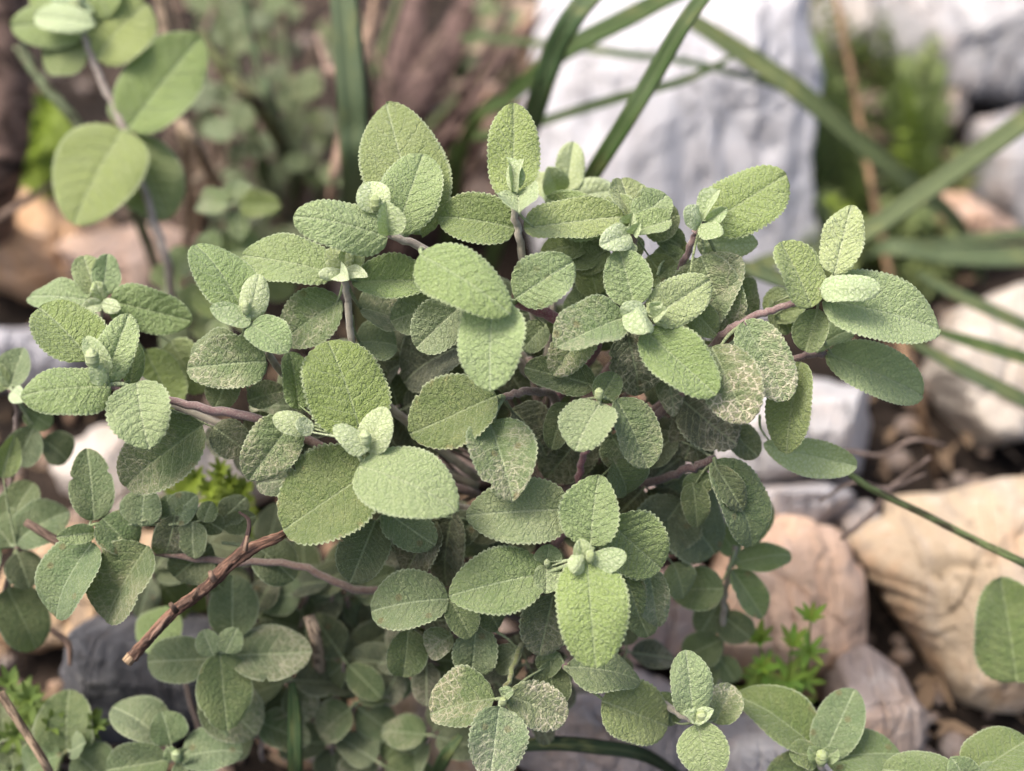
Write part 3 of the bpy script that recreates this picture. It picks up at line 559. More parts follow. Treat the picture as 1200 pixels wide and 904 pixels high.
# R
shoot(main, [(290,372,0), (310,400,.8), (325,430,1.8), (400,500,4), (560,570,6)], [.0012, .0014, .0017, .002], [
 (288,370,230,284,66,.1,.8, D(age=.18, yel=.15, fold=.1)), (292,376,304,321,34,-.2,-.1, young(fold=.2)), (294,378,246,360,26,-.4,-.8, young(frost=1.1, fold=-.3)), (294,380,338,412,44,-.3,-.7, young(age=.15)),
 (312,424,220,432,62,.4,.5, D(age=.52, net=.5, yel=.2, frost=.5)), (282,400,222,440,44,1.4,1.8, D(age=.55)), (270,440,250,480,40,1.6,2, D(age=.7)), (290,470,335,458,30,2,2.4, D(age=.7, net=.4))], [(288,360,-.5,14)], PALE)
# S  long purple shoot at the left with its pale rosette
shoot(main, [(125,452,-.2), (170,462,.1), (240,480,.5), (310,494,1.2), (420,540,3), (560,580,6)], [.0013, .0016, .0019, .002, .0021], [
 (106,422,46,362,72,.4,.9, D(age=.28, yel=.7, frost=.4)), (122,448,152,368,46,-.1,.5, young(yel=.2, fold=.3)), (130,453,24,464,60,-.4,-1.2, young(fold=-.06, bend=.07)),
 (128,436,100,394,26,-.5,-.5, young(fold=.6)), (126,446,104,432,22,-.8,-1.2, young(fold=-.5)), (160,448,174,526,78,-.3,-1.0, D(age=.13)), (152,450,160,402,26,.6,1, D(age=.25)),
 (238,498,142,572,76,1,1.4, D(age=.62, net=.45, frost=.4)), (250,500,290,530,46,1.6,1.9, D(age=.8, net=.4))], [(108,420,-1.0,20)], PURP)
# T  slightly blurred shoot behind S
shoot(main, [(118,352,3.4), (125,390,3.6), (200,470,4.2), (420,560,5.5)], [.0013, .0015, .0018], [
 (128,352,226,376,54,3.2,3.8, D(age=.22, yel=.1)), (106,352,32,346,38,3.3,4, D(age=.25, yel=.3)), (112,346,98,300,38,3.5,4, D(age=.25, yel=.5)), (120,346,126,298,34,3.4,3.8, D(age=.18)),
 (120,352,112,330,20,3,2.8, young(yel=.4)), (118,356,140,362,18,3,2.6, young(frost=1)), (120,356,96,362,18,3,2.6, young(frost=1)),
 (170,410,205,480,60,5,5.4, D(age=.2, yel=.9)), (200,400,240,460,50,5.4,5.8, D(age=.3, yel=.8))], [(116,340,3,14)], PALE)
# N  lower middle
shoot(main, [(525,702,1.8), (570,700,3), (620,700,6), (642,740,8.5)], [.0013, .0016, .002], [
 (526,702,434,716,68,1.6,1.6, D(age=.62, yel=.25, frost=.3)), (528,704,552,748,40,1.5,1.4, D(age=.4, frost=.4)), (648,698,632,768,62,1.4,1.6, D(age=.8, net=.35, frost=.8)),
 (478,738,472,793,50,3,3.4, D(age=.6, frost=.2)), (558,734,552,797,54,2,2.2, D(age=.68, frost=.3)), (530,744,500,766,36,2.4,2.6, D(age=.7, net=.8, yel=.5)), (610,760,580,786,34,2.5,2.8, D(age=.7, frost=1.2)),
 (560,700,585,738,40,2,2.3,D(age=.7))], [], PURP)
# O  olive stem rosette at the bottom
shoot(main, [(588,820,.6), (600,785,1.4), (612,758,2.2), (630,740,5), (645,760,9)], [.001, .0012, .0013, .0017], [
 (580,818,504,838,64,.9,1.2, D(age=.55, net=.7, yel=.1)), (594,814,664,842,56,.9,1.3, D(age=.55, net=.75, yel=.1)), (585,828,574,912,72,.2,-.4, D(age=.38, net=.45)),
 (645,774,646,832,46,2,2.2, D(age=.65)), (588,818,600,808,16,.5,.3, young(age=.3)), (630,700,640,745,40,3.4,3.8, D(age=.85))], [(590,822,.2,10)], (.14, .17, .05))
# P / Q  bottom right of the shrub
shoot(main, [(662,782,1.6), (670,770,3), (660,760,6), (645,780,9.5)], [.0013, .0016, .002], [
 (668,782,752,796,52,1.4,1.7, D(age=.42)), (706,822,784,852,74,1.8,2.2, D(age=.35, yel=.6)), (655,765,635,790,30,2,2.2, D(age=.5)), (690,760,710,790,40,2.6,2.8, D(age=.7))], [], PURP)
shoot(main, [(814,846,.4), (800,838,1.4), (740,810,5), (650,810,10.5)], [.0012, .0016, .002], [
 (812,840,804,762,52,.5,.7, D(age=.16)), (816,848,838,912,60,.1,-.4, young(age=.15)), (812,846,836,832,18,0,-.3, young(fold=.6)), (814,846,800,836,14,-.1,-.3, young(fold=.6)),
 (838,848,858,802,44,2,2.4, D(age=.45, net=.7, yel=.5)), (790,850,770,812,36,2.6,3,D(age=.5))], [(822,840,-.2,15)], PALE)
# right side, behind
shoot(main, [(838,538,2.2), (800,552,2.8), (740,570,4.6), HUB], [.0016, .0019, .0022], [
 (836,540,888,640,58,2,2.3, D(age=.58, fold=.3)), (838,546,872,600,34,1.6,1.6, D(age=.75, fold=.5)), (812,566,818,620,34,2.4,2.7, D(age=.6)), (836,560,800,575,30,2.4,2.8, D(age=.6)),
 (800,585,760,640,80,4,4.6, D(age=.8)), (770,570,835,650,90,4.8,5.4, D(age=.75)), (790,510,760,545,40,3.4,3.8, D(age=.8))], [], (.09, .05, .05))
shoot(main, [(742,612,.8), (745,650,2.4), (700,700,5), (645,770,9)], [.0012, .0015, .0018], [
 (735,690,760,745,44,2.4,3, D(age=.6)), (700,690,690,745,50,2.8,3.2, D(age=.8)), (790,660,800,700,40,4.4,4.8, D(age=.6))], [], PURP)
# X  left shoots, slightly out of focus
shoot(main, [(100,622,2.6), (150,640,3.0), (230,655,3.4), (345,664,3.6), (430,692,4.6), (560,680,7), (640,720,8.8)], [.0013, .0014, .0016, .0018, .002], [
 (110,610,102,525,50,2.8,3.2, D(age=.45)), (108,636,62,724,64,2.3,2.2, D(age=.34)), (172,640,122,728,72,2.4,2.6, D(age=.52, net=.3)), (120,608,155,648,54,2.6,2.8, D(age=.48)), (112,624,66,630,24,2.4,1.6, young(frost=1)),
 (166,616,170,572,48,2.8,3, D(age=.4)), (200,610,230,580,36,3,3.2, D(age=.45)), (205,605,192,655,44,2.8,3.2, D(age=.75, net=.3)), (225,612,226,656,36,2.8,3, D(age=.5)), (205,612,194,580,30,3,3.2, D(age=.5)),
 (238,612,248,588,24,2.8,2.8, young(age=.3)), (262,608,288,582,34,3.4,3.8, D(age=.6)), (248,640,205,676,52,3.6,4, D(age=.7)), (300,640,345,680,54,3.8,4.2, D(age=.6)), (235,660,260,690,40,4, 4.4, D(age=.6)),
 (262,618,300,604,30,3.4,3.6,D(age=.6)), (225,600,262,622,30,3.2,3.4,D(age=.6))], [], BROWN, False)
# fillers: older shaded leaves inside the crown
def inside(p, poly):
    r = False
    for i in range(len(poly)):
        (x1, y1), (x2, y2) = poly[i], poly[i - 1]
        if (y1 > p[1]) != (y2 > p[1]) and p[0] < (x2 - x1) * (p[1] - y1) / (y2 - y1) + x1: r = not r
    return r
def sprigs(shrub, poly, n, d0, d1, hub, age=(.6, 1.), size=(46, 66), yel=(0, .25), hi=False, pairs=(2, 2), frost=(.2, .5), root=None):
    k = 0
    xs, ys = [p[0] for p in poly], [p[1] for p in poly]; used = []
    for _ in range(4000):
        if k >= n: break
        p = (rng.uniform(min(xs), max(xs)), rng.uniform(min(ys), max(ys)))
        if not inside(p, poly) or any((p[0] - q[0])**2 + (p[1] - q[1])**2 < (size[0] * .75)**2 for q in used): continue
        used.append(p); k += 1; d = rng.uniform(d0, d1)
        h = root(p) if root else hub
        st = stem(shrub, [P(p[0], p[1], d), P(p[0] + (h[0] - p[0]) * .25 + rng.uniform(-8, 8), p[1] + (h[1] - p[1]) * .2 + 14, d + (h[2] - d) * .3), P(*h)], [.0008, .0009, .001], BROWN)
        a0 = rng.uniform(0, 6.28)
        for i in range(int(rng.integers(pairs[0], pairs[1] + 1)) * 2):
            a = a0 + (i % 2) * math.pi + (i // 2) * 1.57 + rng.uniform(-.35, .35); l = rng.uniform(*size); fs = rng.uniform(.65, 1.0)
            dx, dy = math.cos(a) * l, math.sin(a) * l * fs; o = 7
            dd = d + (i // 2) * .5
            leaf(st, p[0] + math.cos(a) * o, p[1] + math.sin(a) * o, p[0] + dx, p[1] + dy, l * rng.uniform(.55, .72), dd, dd + rng.uniform(-.2, 1.2) * l / 60,
                 age=rng.uniform(*age), net=rng.choice([0, 0, .3, .75] if shrub is main else [0, 0, 0, 0, 0, .4]), yel=rng.uniform(*yel), frost=rng.uniform(*frost), hi=hi, node=P(p[0], p[1], dd), fold=rng.uniform(.0, .3), bend=rng.uniform(-.02, .09))
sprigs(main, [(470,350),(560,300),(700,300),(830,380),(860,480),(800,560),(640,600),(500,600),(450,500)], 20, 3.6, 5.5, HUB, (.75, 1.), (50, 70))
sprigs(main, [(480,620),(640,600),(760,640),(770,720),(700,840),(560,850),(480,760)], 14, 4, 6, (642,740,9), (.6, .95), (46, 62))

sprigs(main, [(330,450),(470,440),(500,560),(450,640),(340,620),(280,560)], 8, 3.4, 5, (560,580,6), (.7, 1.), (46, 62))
# ================================================================ low sage at the bottom left
low = thing('sage_shrub', P(300, 880, gd(880, -.03)), 'lower softly blurred sage growth at the bottom beneath the dead twig', 'shrub', 'woolly sage growth')
LH = (300, 860, 10.5); DEEPER[low.name] = 1.8
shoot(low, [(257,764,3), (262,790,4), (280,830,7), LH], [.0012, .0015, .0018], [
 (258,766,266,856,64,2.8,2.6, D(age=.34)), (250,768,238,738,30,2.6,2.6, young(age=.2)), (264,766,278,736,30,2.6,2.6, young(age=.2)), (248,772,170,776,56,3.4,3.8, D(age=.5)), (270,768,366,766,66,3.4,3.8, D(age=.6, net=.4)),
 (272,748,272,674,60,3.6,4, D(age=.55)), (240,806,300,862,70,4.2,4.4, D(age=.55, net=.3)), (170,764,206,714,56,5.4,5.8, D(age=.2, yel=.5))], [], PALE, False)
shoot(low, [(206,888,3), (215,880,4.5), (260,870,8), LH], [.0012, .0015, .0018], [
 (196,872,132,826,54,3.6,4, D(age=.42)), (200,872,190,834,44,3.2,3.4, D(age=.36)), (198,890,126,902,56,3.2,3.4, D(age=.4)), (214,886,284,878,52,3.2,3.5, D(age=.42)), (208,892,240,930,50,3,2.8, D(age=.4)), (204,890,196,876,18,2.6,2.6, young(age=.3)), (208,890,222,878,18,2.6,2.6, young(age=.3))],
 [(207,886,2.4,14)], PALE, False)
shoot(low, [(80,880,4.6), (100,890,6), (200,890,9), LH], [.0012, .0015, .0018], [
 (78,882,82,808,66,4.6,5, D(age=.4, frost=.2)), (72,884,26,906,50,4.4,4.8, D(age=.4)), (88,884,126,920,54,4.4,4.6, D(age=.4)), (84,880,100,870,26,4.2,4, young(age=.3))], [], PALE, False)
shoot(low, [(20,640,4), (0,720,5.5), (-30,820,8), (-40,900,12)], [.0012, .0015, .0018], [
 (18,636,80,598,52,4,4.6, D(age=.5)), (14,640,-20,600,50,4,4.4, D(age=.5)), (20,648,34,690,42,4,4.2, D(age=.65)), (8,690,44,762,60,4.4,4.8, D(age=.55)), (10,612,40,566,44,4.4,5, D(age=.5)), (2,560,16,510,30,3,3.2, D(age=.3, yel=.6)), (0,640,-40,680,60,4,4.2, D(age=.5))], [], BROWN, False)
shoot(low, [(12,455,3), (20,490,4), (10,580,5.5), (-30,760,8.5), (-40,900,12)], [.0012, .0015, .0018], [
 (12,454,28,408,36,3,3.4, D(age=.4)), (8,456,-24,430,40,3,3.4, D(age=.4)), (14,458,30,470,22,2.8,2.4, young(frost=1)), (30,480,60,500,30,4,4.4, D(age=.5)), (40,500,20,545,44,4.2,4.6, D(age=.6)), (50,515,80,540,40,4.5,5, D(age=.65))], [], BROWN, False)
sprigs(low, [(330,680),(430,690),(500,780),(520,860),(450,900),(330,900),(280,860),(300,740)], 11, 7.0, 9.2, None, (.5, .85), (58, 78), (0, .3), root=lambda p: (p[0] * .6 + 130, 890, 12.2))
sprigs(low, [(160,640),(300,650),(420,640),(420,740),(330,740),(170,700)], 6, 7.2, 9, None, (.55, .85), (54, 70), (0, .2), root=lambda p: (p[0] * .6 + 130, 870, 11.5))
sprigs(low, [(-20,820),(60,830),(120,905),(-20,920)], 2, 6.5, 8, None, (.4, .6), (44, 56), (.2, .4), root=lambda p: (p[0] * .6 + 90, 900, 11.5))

# ================================================================ bright blurred shoot at the top left
tl = thing('sage_shrub', P(215, 470, gd(470, -.03)), 'bright green blurred sage stem with round leaves in the upper corner', 'shrub', 'woolly sage growth'); DEEPER[tl.name] = 4
shoot(tl, [(92,20,9), (110,75,9.2), (148,160,9.6), (176,250,10), (200,330,11.5), (215,470,gd(470, -.03) + 1)], [.0015, .002, .0022, .0024, .0026], [
 (100,30,10,30,56,9,9.4, D(age=.2, yel=.6, own=(95,25,9))), (92,30,40,-20,50,9,9.6, D(age=.15, yel=.5, own=(95,25,9))), (40,20,112,30,34,8.4,8.2, young(frost=.8, yel=.3, own=(90,20,9))),
 (112,70,172,4,80,9.2,9.6, D(age=.2, yel=.9, frost=.2, own=(110,75,9.2), wave=1.2, fold=.18, cup=-.1)), (150,152,236,44,86,9.6,10, D(age=.24, yel=.85, frost=.2, wave=1.2, fold=.18, cup=-.1)), (144,152,84,262,98,9.0,8.2, D(age=.24, yel=.8, frost=.2, wave=1.2, fold=.18, cup=-.1)),
 (154,160,196,258,84,9.8,10.4, D(age=.36, yel=.5, frost=.2, wave=1.2, fold=.18, cup=-.1)), (106,60,50,64,60,9.2,9.8, D(age=.4, yel=.4, own=(110,75,9.2))), (150,150,146,98,40,9.8,10.2, D(age=.4, yel=.5)),
 (128,20,100,-40,56,9,9.4, D(age=.2, yel=.6, own=(95,25,9))), (60,2,110,14,24,8.6,8.6, young(own=(90,20,9)))], [(92,5,8.6,22)], (.34, .29, .25), True, (150,155,9.6))

# ================================================================ grey green sage in the background
bg = thing('sage_shrub', P(330, 330, gd(330, -.03)), 'dim grey green sage foliage far behind among the dry branches', 'shrub', 'woolly sage growth')
sprigs(bg, [(220,130),(330,60),(400,100),(420,230),(380,300),(250,300),(210,230)], 13, 24, 36, None, (.6, .95), (34, 50), (0, .15), frost=(.3, .7), root=lambda p: (p[0] * .5 + 165, 330, gd(330, -.03)))
sprigs(bg, [(230,-30),(420,-30),(410,60),(330,70),(250,60)], 7, 34, 50, None, (.55, .8), (32, 48), (0, .2), frost=(.4, .8), root=lambda p: (p[0] * .5 + 165, 300, gd(300, -.03)))
sprigs(bg, [(500,20),(620,-10),(640,60),(540,110)], 3, 42, 50, None, (.55, .8), (32, 44), (0, .2), frost=(.4, .8), root=lambda p: (p[0] * .8 + 80, 240, gd(240, -.03)))
sprigs(bg, [(180,290),(280,230),(330,290),(300,420),(200,420)], 6, 12, 18, None, (.35, .7), (44, 60), (.2, .8), root=lambda p: (p[0] * .5 + 140, 440, gd(440, -.03)))

# ================================================================ sprigs at the right
rb = thing('sage_shrub', P(840, 830, gd(830, -.03)), 'thin pale sage sprig behind the shrub beside the round pink stone', 'shrub', 'woolly sage growth')
shoot(rb, [(862,640,6), (850,690,6.4), (845,750,8), (840,830,gd(830, -.03) + 1)], [.0013, .0015, .0018], [
 (848,690,784,692,52,5.6,6, D(age=.4, frost=.8)), (858,668,896,724,38,5.8,6, D(age=.4, frost=.7)), (860,660,928,648,34,6,6.4, D(age=.2, yel=.3)), (868,640,900,585,40,6.2,6.8, D(age=.25, yel=.3)), (862,650,838,612,30,6,6.4, D(age=.2, frost=1)),
 (846,720,880,748,40,7,7.4, D(age=.6)), (846,700,820,745,40,7,7.4, D(age=.6)), (845,750,800,770,44,7.4,7.8, D(age=.5)), (842,780,800,800,44,8,8.4, D(age=.5)), (844,770,862,800,30,8,8.2, D(age=.5))], [], PALE, False)
cc = thing('sage_shrub', P(985, 940, gd(940, -.03)), 'green sage sprig at the bottom in front of the small brown stone', 'shrub', 'woolly sage growth')
shoot(cc, [(960,888,3), (965,905,3.6), (985,940,gd(940, -.03) + 1)], [.0013, .0015, .0018], [
 (956,876,864,812,64,3.4,4, D(age=.36, yel=.35, frost=.25)), (964,890,1002,808,56,3.2,3.6, D(age=.3, frost=.4)), (970,892,1056,884,60,3.2,3.6, D(age=.36, yel=.2, frost=.3)), (958,890,925,880,32,2.8,2.6, D(age=.3)), (962,890,948,876,22,2.4,2.2, young(frost=1)), (966,890,982,878,20,2.4,2.2, young(frost=1)),
 (958,895,900,930,60,3.2,3.6, D(age=.4))], [(963,888,2,18,0,-1,0)], PALE, False)
ce = thing('sage_shrub', P(1160, 960, gd(960, -.03)), 'pale sage leaves poking up from the bottom below the big tan boulder', 'shrub', 'woolly sage growth')
shoot(ce, [(1130,912,1.8), (1140,930,3), (1160,960,gd(960, -.03) + 1)], [.0013, .0015, .0018], [
 (1126,914,1034,902,52,1.6,2, D(age=.25, yel=.2)), (1136,912,1206,866,66,1.9,2.4, D(age=.25, yel=.2)), (1132,916,1116,888,40,1.4,1.2, D(age=.2)), (1140,918,1200,930,56,1.6,1.6, D(age=.3))], [], PALE, False)
dd_ = thing('sage_shrub', P(1260, 900, gd(900, -.03)), 'dark green round sage leaf entering from the frame edge over the tan boulder', 'shrub', 'woolly sage growth')
shoot(dd_, [(1222,760,7), (1240,800,8), (1260,900,gd(900, -.03) + 1)], [.0013, .0015, .0018], [
 (1192,800,1172,676,94,7,7.4, D(age=.45, yel=.35, frost=.2, roll=0, wave=1.6, hi=True)), (1215,760,1270,700,80,7,7.4, D(age=.45, yel=.3, frost=.2)), (1220,770,1262,820,70,7,7, D(age=.45))], [], PALE, False)

# ================================================================ grass
def blade(parent, pts, wid, color, name='blade', label=None, cat=None, face=.35, dcmw=None):
    (xa, ya, da), (xb, yb, db_) = pts[0], pts[1]
    if ya < 0 or xa > 1200: pts = [(xa + (xa - xb) * 2.2, ya + (ya - yb) * 2.2, da + (da - db_))] + list(pts); wid = [1] + list(wid)
    p = catmull([P(*q) for q in pts], 10); n = len(p); T = np.gradient(p, axis=0); T /= np.linalg.norm(T, axis=1)[:, None]
    V, uv = [], []; wd = np.interp(np.linspace(0, 1, n), np.linspace(0, 1, len(wid)), wid) * np.interp(np.linspace(0, 1, n), np.linspace(0, 1, len(pts)), [.42 + q[2] / 100 for q in pts]) / FPX
    for i in range(n):
        tc = nrm(C0 - p[i]); nn = nrm(tc + face * np.array((rng.uniform(-.02, .02) + .4, 0, 1))); s = nrm(np.cross(T[i], nn)); nn = np.cross(s, T[i])
        for k in (-1, -.5, 0, .5, 1): V.append(p[i] + s * wd[i] / 2 * k + nn * abs(k) * wd[i] * .16); uv.append((i * 4., k))
        for k in (.5, 0, -.5): V.append(p[i] + s * wd[i] / 2 * k + nn * (abs(k) * wd[i] * .16 - max(.0002, wd[i] * .05) * (1 - abs(k)))); uv.append((i * 4., k))
    i, j = np.meshgrid(np.arange(n - 1), np.arange(8), indexing='ij'); j2 = (j + 1) % 8
    Q = np.stack([i * 8 + j, i * 8 + j2, (i + 1) * 8 + j2, (i + 1) * 8 + j], -1).reshape(-1, 4)
    V = np.array(V); c = np.asarray(p[-1])
    o = link(name, mesh_np(name, V - c, Q, None, M_BLADE, {'mm': np.array(uv)}), parent, label, cat, color=(*color, 1)); o.location = Vector(c) - parent_loc(parent); return o
GG, BG, OL, SG = (.075, .130, .035), (.080, .135, .055), (.13, .165, .07), (.115, .155, .078)
def gz(px, py): return (px, py, gd(py, -.035))
t1 = thing('grass_tuft', P(*gz(520, 330)), 'tuft of long dark green grass blades arching across the white boulder', 'grass', 'tufts of long grass')
for pts, wd, c in [
 ([(800,-12,20),(735,22,20),(660,62,21),(600,112,24),(545,165,29),gz(515,330)], [22,24,22,18,14,10], GG),
 ([(705,-20,14),(672,20,14),(650,60,15),(628,125,17),(600,220,24),gz(560,360)], [26,27,27,25,20,14], BG),
 ([(832,-14,9),(800,30,9),(767,87,9.5),(730,148,10),(690,212,12),(640,300,20),gz(600,400)], [18,20,22,21,20,16,12], GG),
 ([(860,66,22),(800,95,22),(733,113,22),(667,133,24),(600,155,27),(533,178,32),gz(480,300)], [6,10,12,12,11,10,8], GG),
 ([(540,44,32),(640,52,30),(720,62,28),(800,72,27),(880,92,27),(960,120,28)], [8,9,10,9,8,4], BG),
 ([(600,60,48),(580,110,46),(550,160,44),gz(530,300)], [4,14,13,8], GG)]: blade(t1, pts, wd, c)
t2 = thing('grass_tuft', P(*gz(1230, 540)), 'blurred grass blades fanning out over the stones at the right edge', 'grass', 'tufts of long grass')
for pts, wd, c in [
 ([(800,18,26),(883,72,26),(940,112,26),(1000,163,27),(1067,216,29),(1120,262,34),gz(1150,330)], [20,25,25,24,22,20,14], OL),
 ([(1240,112,22),(1190,150,22),(1117,202,22),(1060,242,22),(1010,276,22),(960,300,23),(880,318,25),gz(840,400)], [26,26,25,25,22,20,18,14], OL),
 ([(1260,296,30),(1180,302,30),(1110,300,30),(1030,292,31),gz(1000,330)], [24,26,24,20,14], SG),
 ([(1075,322,22),(1120,345,22),(1200,382,22),(1290,420,23)], [8,16,16,16], SG),
 ([(1090,386,18),(1140,402,18),(1200,420,18),(1290,446,19)], [8,15,16,16], GG),
 ([(1060,396,17),(1120,430,17),(1200,470,17),(1290,520,18)], [8,17,18,18], SG),
 ([(850,306,14),(890,320,14),(930,334,14),(980,345,14)], [8,20,18,8], SG),
 ([(1240,270,32),(1150,280,32),(1070,285,32)], [14,15,6], SG)]: blade(t2, pts, wd, c)
t3 = thing('grass_tuft', P(*gz(330, 330)), 'thin pale green grass blades standing among the dry twigs behind the round leaves', 'grass', 'tufts of long grass')
for pts, wd, c in [
 ([(250,-10,30),(275,80,30),(300,170,30),gz(325,330)], [8,10,10,8], OL), ([(330,30,34),(338,110,33),(345,200,31),gz(340,330)], [6,9,9,8], SG), ([(470,-10,40),(440,80,38),(415,180,34),gz(380,330)], [7,9,9,7], OL),
 ([(215,60,32),(260,120,31),(310,190,30),gz(350,330)], [5,8,8,6], SG), ([(300,70,36),(350,130,34),(372,220,32),gz(375,330)], [5,8,9,7], OL), ([(560,90,40),(500,150,36),(440,220,33),gz(390,330)], [5,8,8,6], OL)]: blade(t3, pts, wd, c)
for lb, pts, wd, c in [
 ('wide upright grey green grass blade behind the top leaves', [(400,-30,16),(408,60,16),(414,140,16.5),(418,230,19),gz(430,430)], [34,36,36,34,26], SG),
 ('dark grass blade lying across the bottom beneath the hanging leaves', [(560,880,6),(640,872,6),(700,876,6.4),(760,888,7),gz(820,930)], [12,17,18,16,10], (.032, .052, .026)),
 ('narrow upright blade at the bottom among the blurred leaves', [(342,800,5.5),(345,840,6),(346,910,7),gz(348,960)], [10,18,18,14], BG),
 ('short dark blade slanting at the bottom beside the lowest leaf', [(540,862,6),(520,890,6.5),gz(500,930)], [10,16,12], BG)]:
    blade(None, pts, wd, c, 'grass_shoot', lb, 'grass')
def stalk(label, pts, rpx, color, name='dry_stalk', cat='stalk', mat=None, rough=.12):
    r = [q * (.42 + p[2] / 100) / FPX / 2 for q, p in zip(rpx, pts)]
    tube(name, [P(*q) for q in pts], r, mat or M_BARK, None, 8, rough, 8, label=label, cat=cat, group='dry stalks and stems between the rocks', color=(*color, 1))
STR, ORG, MAUV = (.40, .31, .22), (.36, .23, .13), (.15, .10, .09)
for lb, pts, w_, c, nm in [
 ('thin green stem running diagonally below the right hand leaves', [(975,540,6),(1020,572,6),(1077,600,6),(1140,632,6),(1215,668,6),gz(1330,730)], [8,9,9,9,10,10], (.13,.19,.07), 'green_stem'),
 ('tall orange dry stalk crossing the weeds beside the white boulder', [(975,-30,38),(1000,100,37),(1022,220,36),(1040,310,35),(1068,430,28),gz(1100,560)], [7,8,8,8,8,8], ORG, 'dry_stalk'),
 ('second orange dry stalk leaning in the dark gap', [(1055,395,24),(1075,460,23),gz(1098,560)], [10,11,9], ORG, 'dry_stalk'),
 ('straw coloured stalk falling behind the bright round leaves', [(205,130,22),(235,180,22),gz(272,262)], [13,14,13], STR, 'dry_stalk'),
 ('pale upright straw right behind the bright round leaves', [(185,-20,20),(205,100,21),(218,200,23),gz(222,330)], [12,12,12,12], STR, 'dry_stalk'),
 ('long tan stalk leaning against the wide upright blade', [(446,-20,30),(425,70,29),(402,160,27),(388,230,25),gz(370,330)], [13,13,13,12,12], (.40,.28,.20), 'dry_stalk'),
 ('grey green stem at the left below the top corner leaves', [(20,55,17),(60,110,17),(95,150,17.5),(150,230,19),gz(200,360)], [13,14,14,13,12], (.15,.20,.11), 'green_stem'),
 ('olive stem slanting down behind the bright round leaves', [(235,40,24),(270,90,24),(310,135,25),gz(360,230)], [14,17,17,14], (.12,.15,.06), 'green_stem'),
 ('thin green stem rising among the dim sage foliage', [(282,-10,26),(300,70,26),(322,140,27),gz(345,260)], [9,11,12,11], (.11,.17,.085), 'green_stem'),
 ('pale broken twig end standing in the lower leaves', [(362,722,6.4),(372,760,6.6),gz(385,860)], [14,15,11], (.42,.33,.24), 'dry_stalk'),
 ('thin dry twig at the bottom corner in front of the blurred leaf', [(0,812,3.6),(30,858,3.8),(62,912,4.5),gz(80,960)], [10,10,10,10], (.36,.27,.18), 'dry_stalk'),
 ('forked brown twiglet lying on the dark slate stone', [(60,738,8),(80,755,7.6),(82,780,7.6)], [6,8,5], (.30,.20,.15), 'dry_stalk'),
 ('dry brown twig lying flat in the dark gap', [(930,556,14),(985,530,13.5),(1030,534,14),(1070,516,14),(1108,522,15)], [4,6,6,5,3], (.34,.26,.22), 'dry_stalk'),
 ('dry twig slanting up from the grey stone', [(985,632,12),(1020,604,12.2),(1046,570,12.5),(1090,536,13)], [5,7,6,4], (.34,.26,.22), 'dry_stalk'),
 ('brown twig lying across the gap under the thin green stem', [(960,588,11.5),(1000,566,11),(1040,572,11.4),(1085,556,12)], [3,5,5,3], (.34,.26,.22), 'dry_stalk'),
 ('thick brown trunk standing at the left frame edge', [(-2,-40,22),(4,60,23),(6,150,24),(-6,230,27),gz(-10,300)], [48,56,56,50,46], (.17,.115,.095), 'weathered_log'),
 ('pale fallen twig on the tan stone at the left', [(-10,262,24),(30,235,25),(80,205,27)], [8,9,5], (.30,.22,.17), 'dry_stalk'),
 ('thin mauve straw standing just left of the wide upright blade', [(330,-20,40),(336,60,40),(346,140,40),gz(350,260)], [10,11,11,9], (.28,.19,.16), 'dry_stalk'),
 ('hooked pale twig left of the wide upright blade', [(372,40,30),(385,80,29),(400,110,29),gz(410,300)], [6,12,12,9], (.36,.26,.21), 'dry_stalk'),
 ('thin slanting straw in the dark hollow', [(180,120,34),(230,60,36),(262,-20,38)], [8,8,6], (.30,.22,.18), 'dry_stalk'),
 ('pale straw lying low in the dark hollow', [(225,215,30),(275,190,31),(300,172,32)], [10,9,6], (.34,.28,.21), 'dry_stalk'),
 ('thin brown twig behind the pale beige slab shoot', [(30,612,4.6),(80,640,4.6),(130,650,4.8)], [9,10,8], (.20,.14,.11), 'dry_stalk'),
 ]: stalk(lb, pts, w_, c, nm, 'stem' if 'green' in nm else ('log' if 'log' in nm else 'stalk'))
# tangle of dry woody branches behind the top leaves
db = thing('dry_bush', P(*gz(470, 300)), 'leafless tangle of mauve brown dry branches behind the top leaves', 'dry bush')
for i in range(44):
    x0, x1 = rng.uniform(410, 520), 0; y1 = rng.uniform(-40, 170); x1 = x0 + rng.uniform(-120, 190) + (170 - y1) * .3; d0 = gd(300, -.03); d1 = rng.uniform(32, 52)
    pts = [gz(x0, 300), (x0 + (x1 - x0) * .3 + rng.uniform(-20, 20), 300 - (300 - y1) * .4, d0 + (d1 - d0) * .4 + rng.uniform(-2, 2)), (x0 + (x1 - x0) * .7 + rng.uniform(-25, 25), 300 - (300 - y1) * .75, d1 - 1), (x1, y1, d1)]
    tube('branch', [P(*q) for q in pts], [rng.uniform(.002, .005), .002, .001], M_BARK, db, 6, .15, 6, color=(*(np.array(MAUV) * rng.uniform(.7, 1.7) if rng.random() < .75 else np.array((.42,.31,.23)) * rng.uniform(.6, 1.1)), 1)).location = -db.location
for i, (pts, r) in enumerate([([(575,-30,46),(520,60,44),(470,150,40),gz(450,300)], [.008,.012,.013,.012]), ([(500,-30,48),(480,40,45),(455,140,41),gz(430,300)], [.007,.010,.011,.011]), ([(640,10,50),(560,110,46),(500,200,40),gz(470,310)], [.004,.006,.007,.008])]):
    tube('branch', [P(*q) for q in pts], r, M_BARK, db, 9, .2, 8, color=(.16, .105, .095, 1)).location = -db.location
db2 = thing('dry_bush', P(*gz(260, 300)), 'small dark thicket of thin dry twigs behind the bright round leaves', 'dry bush')
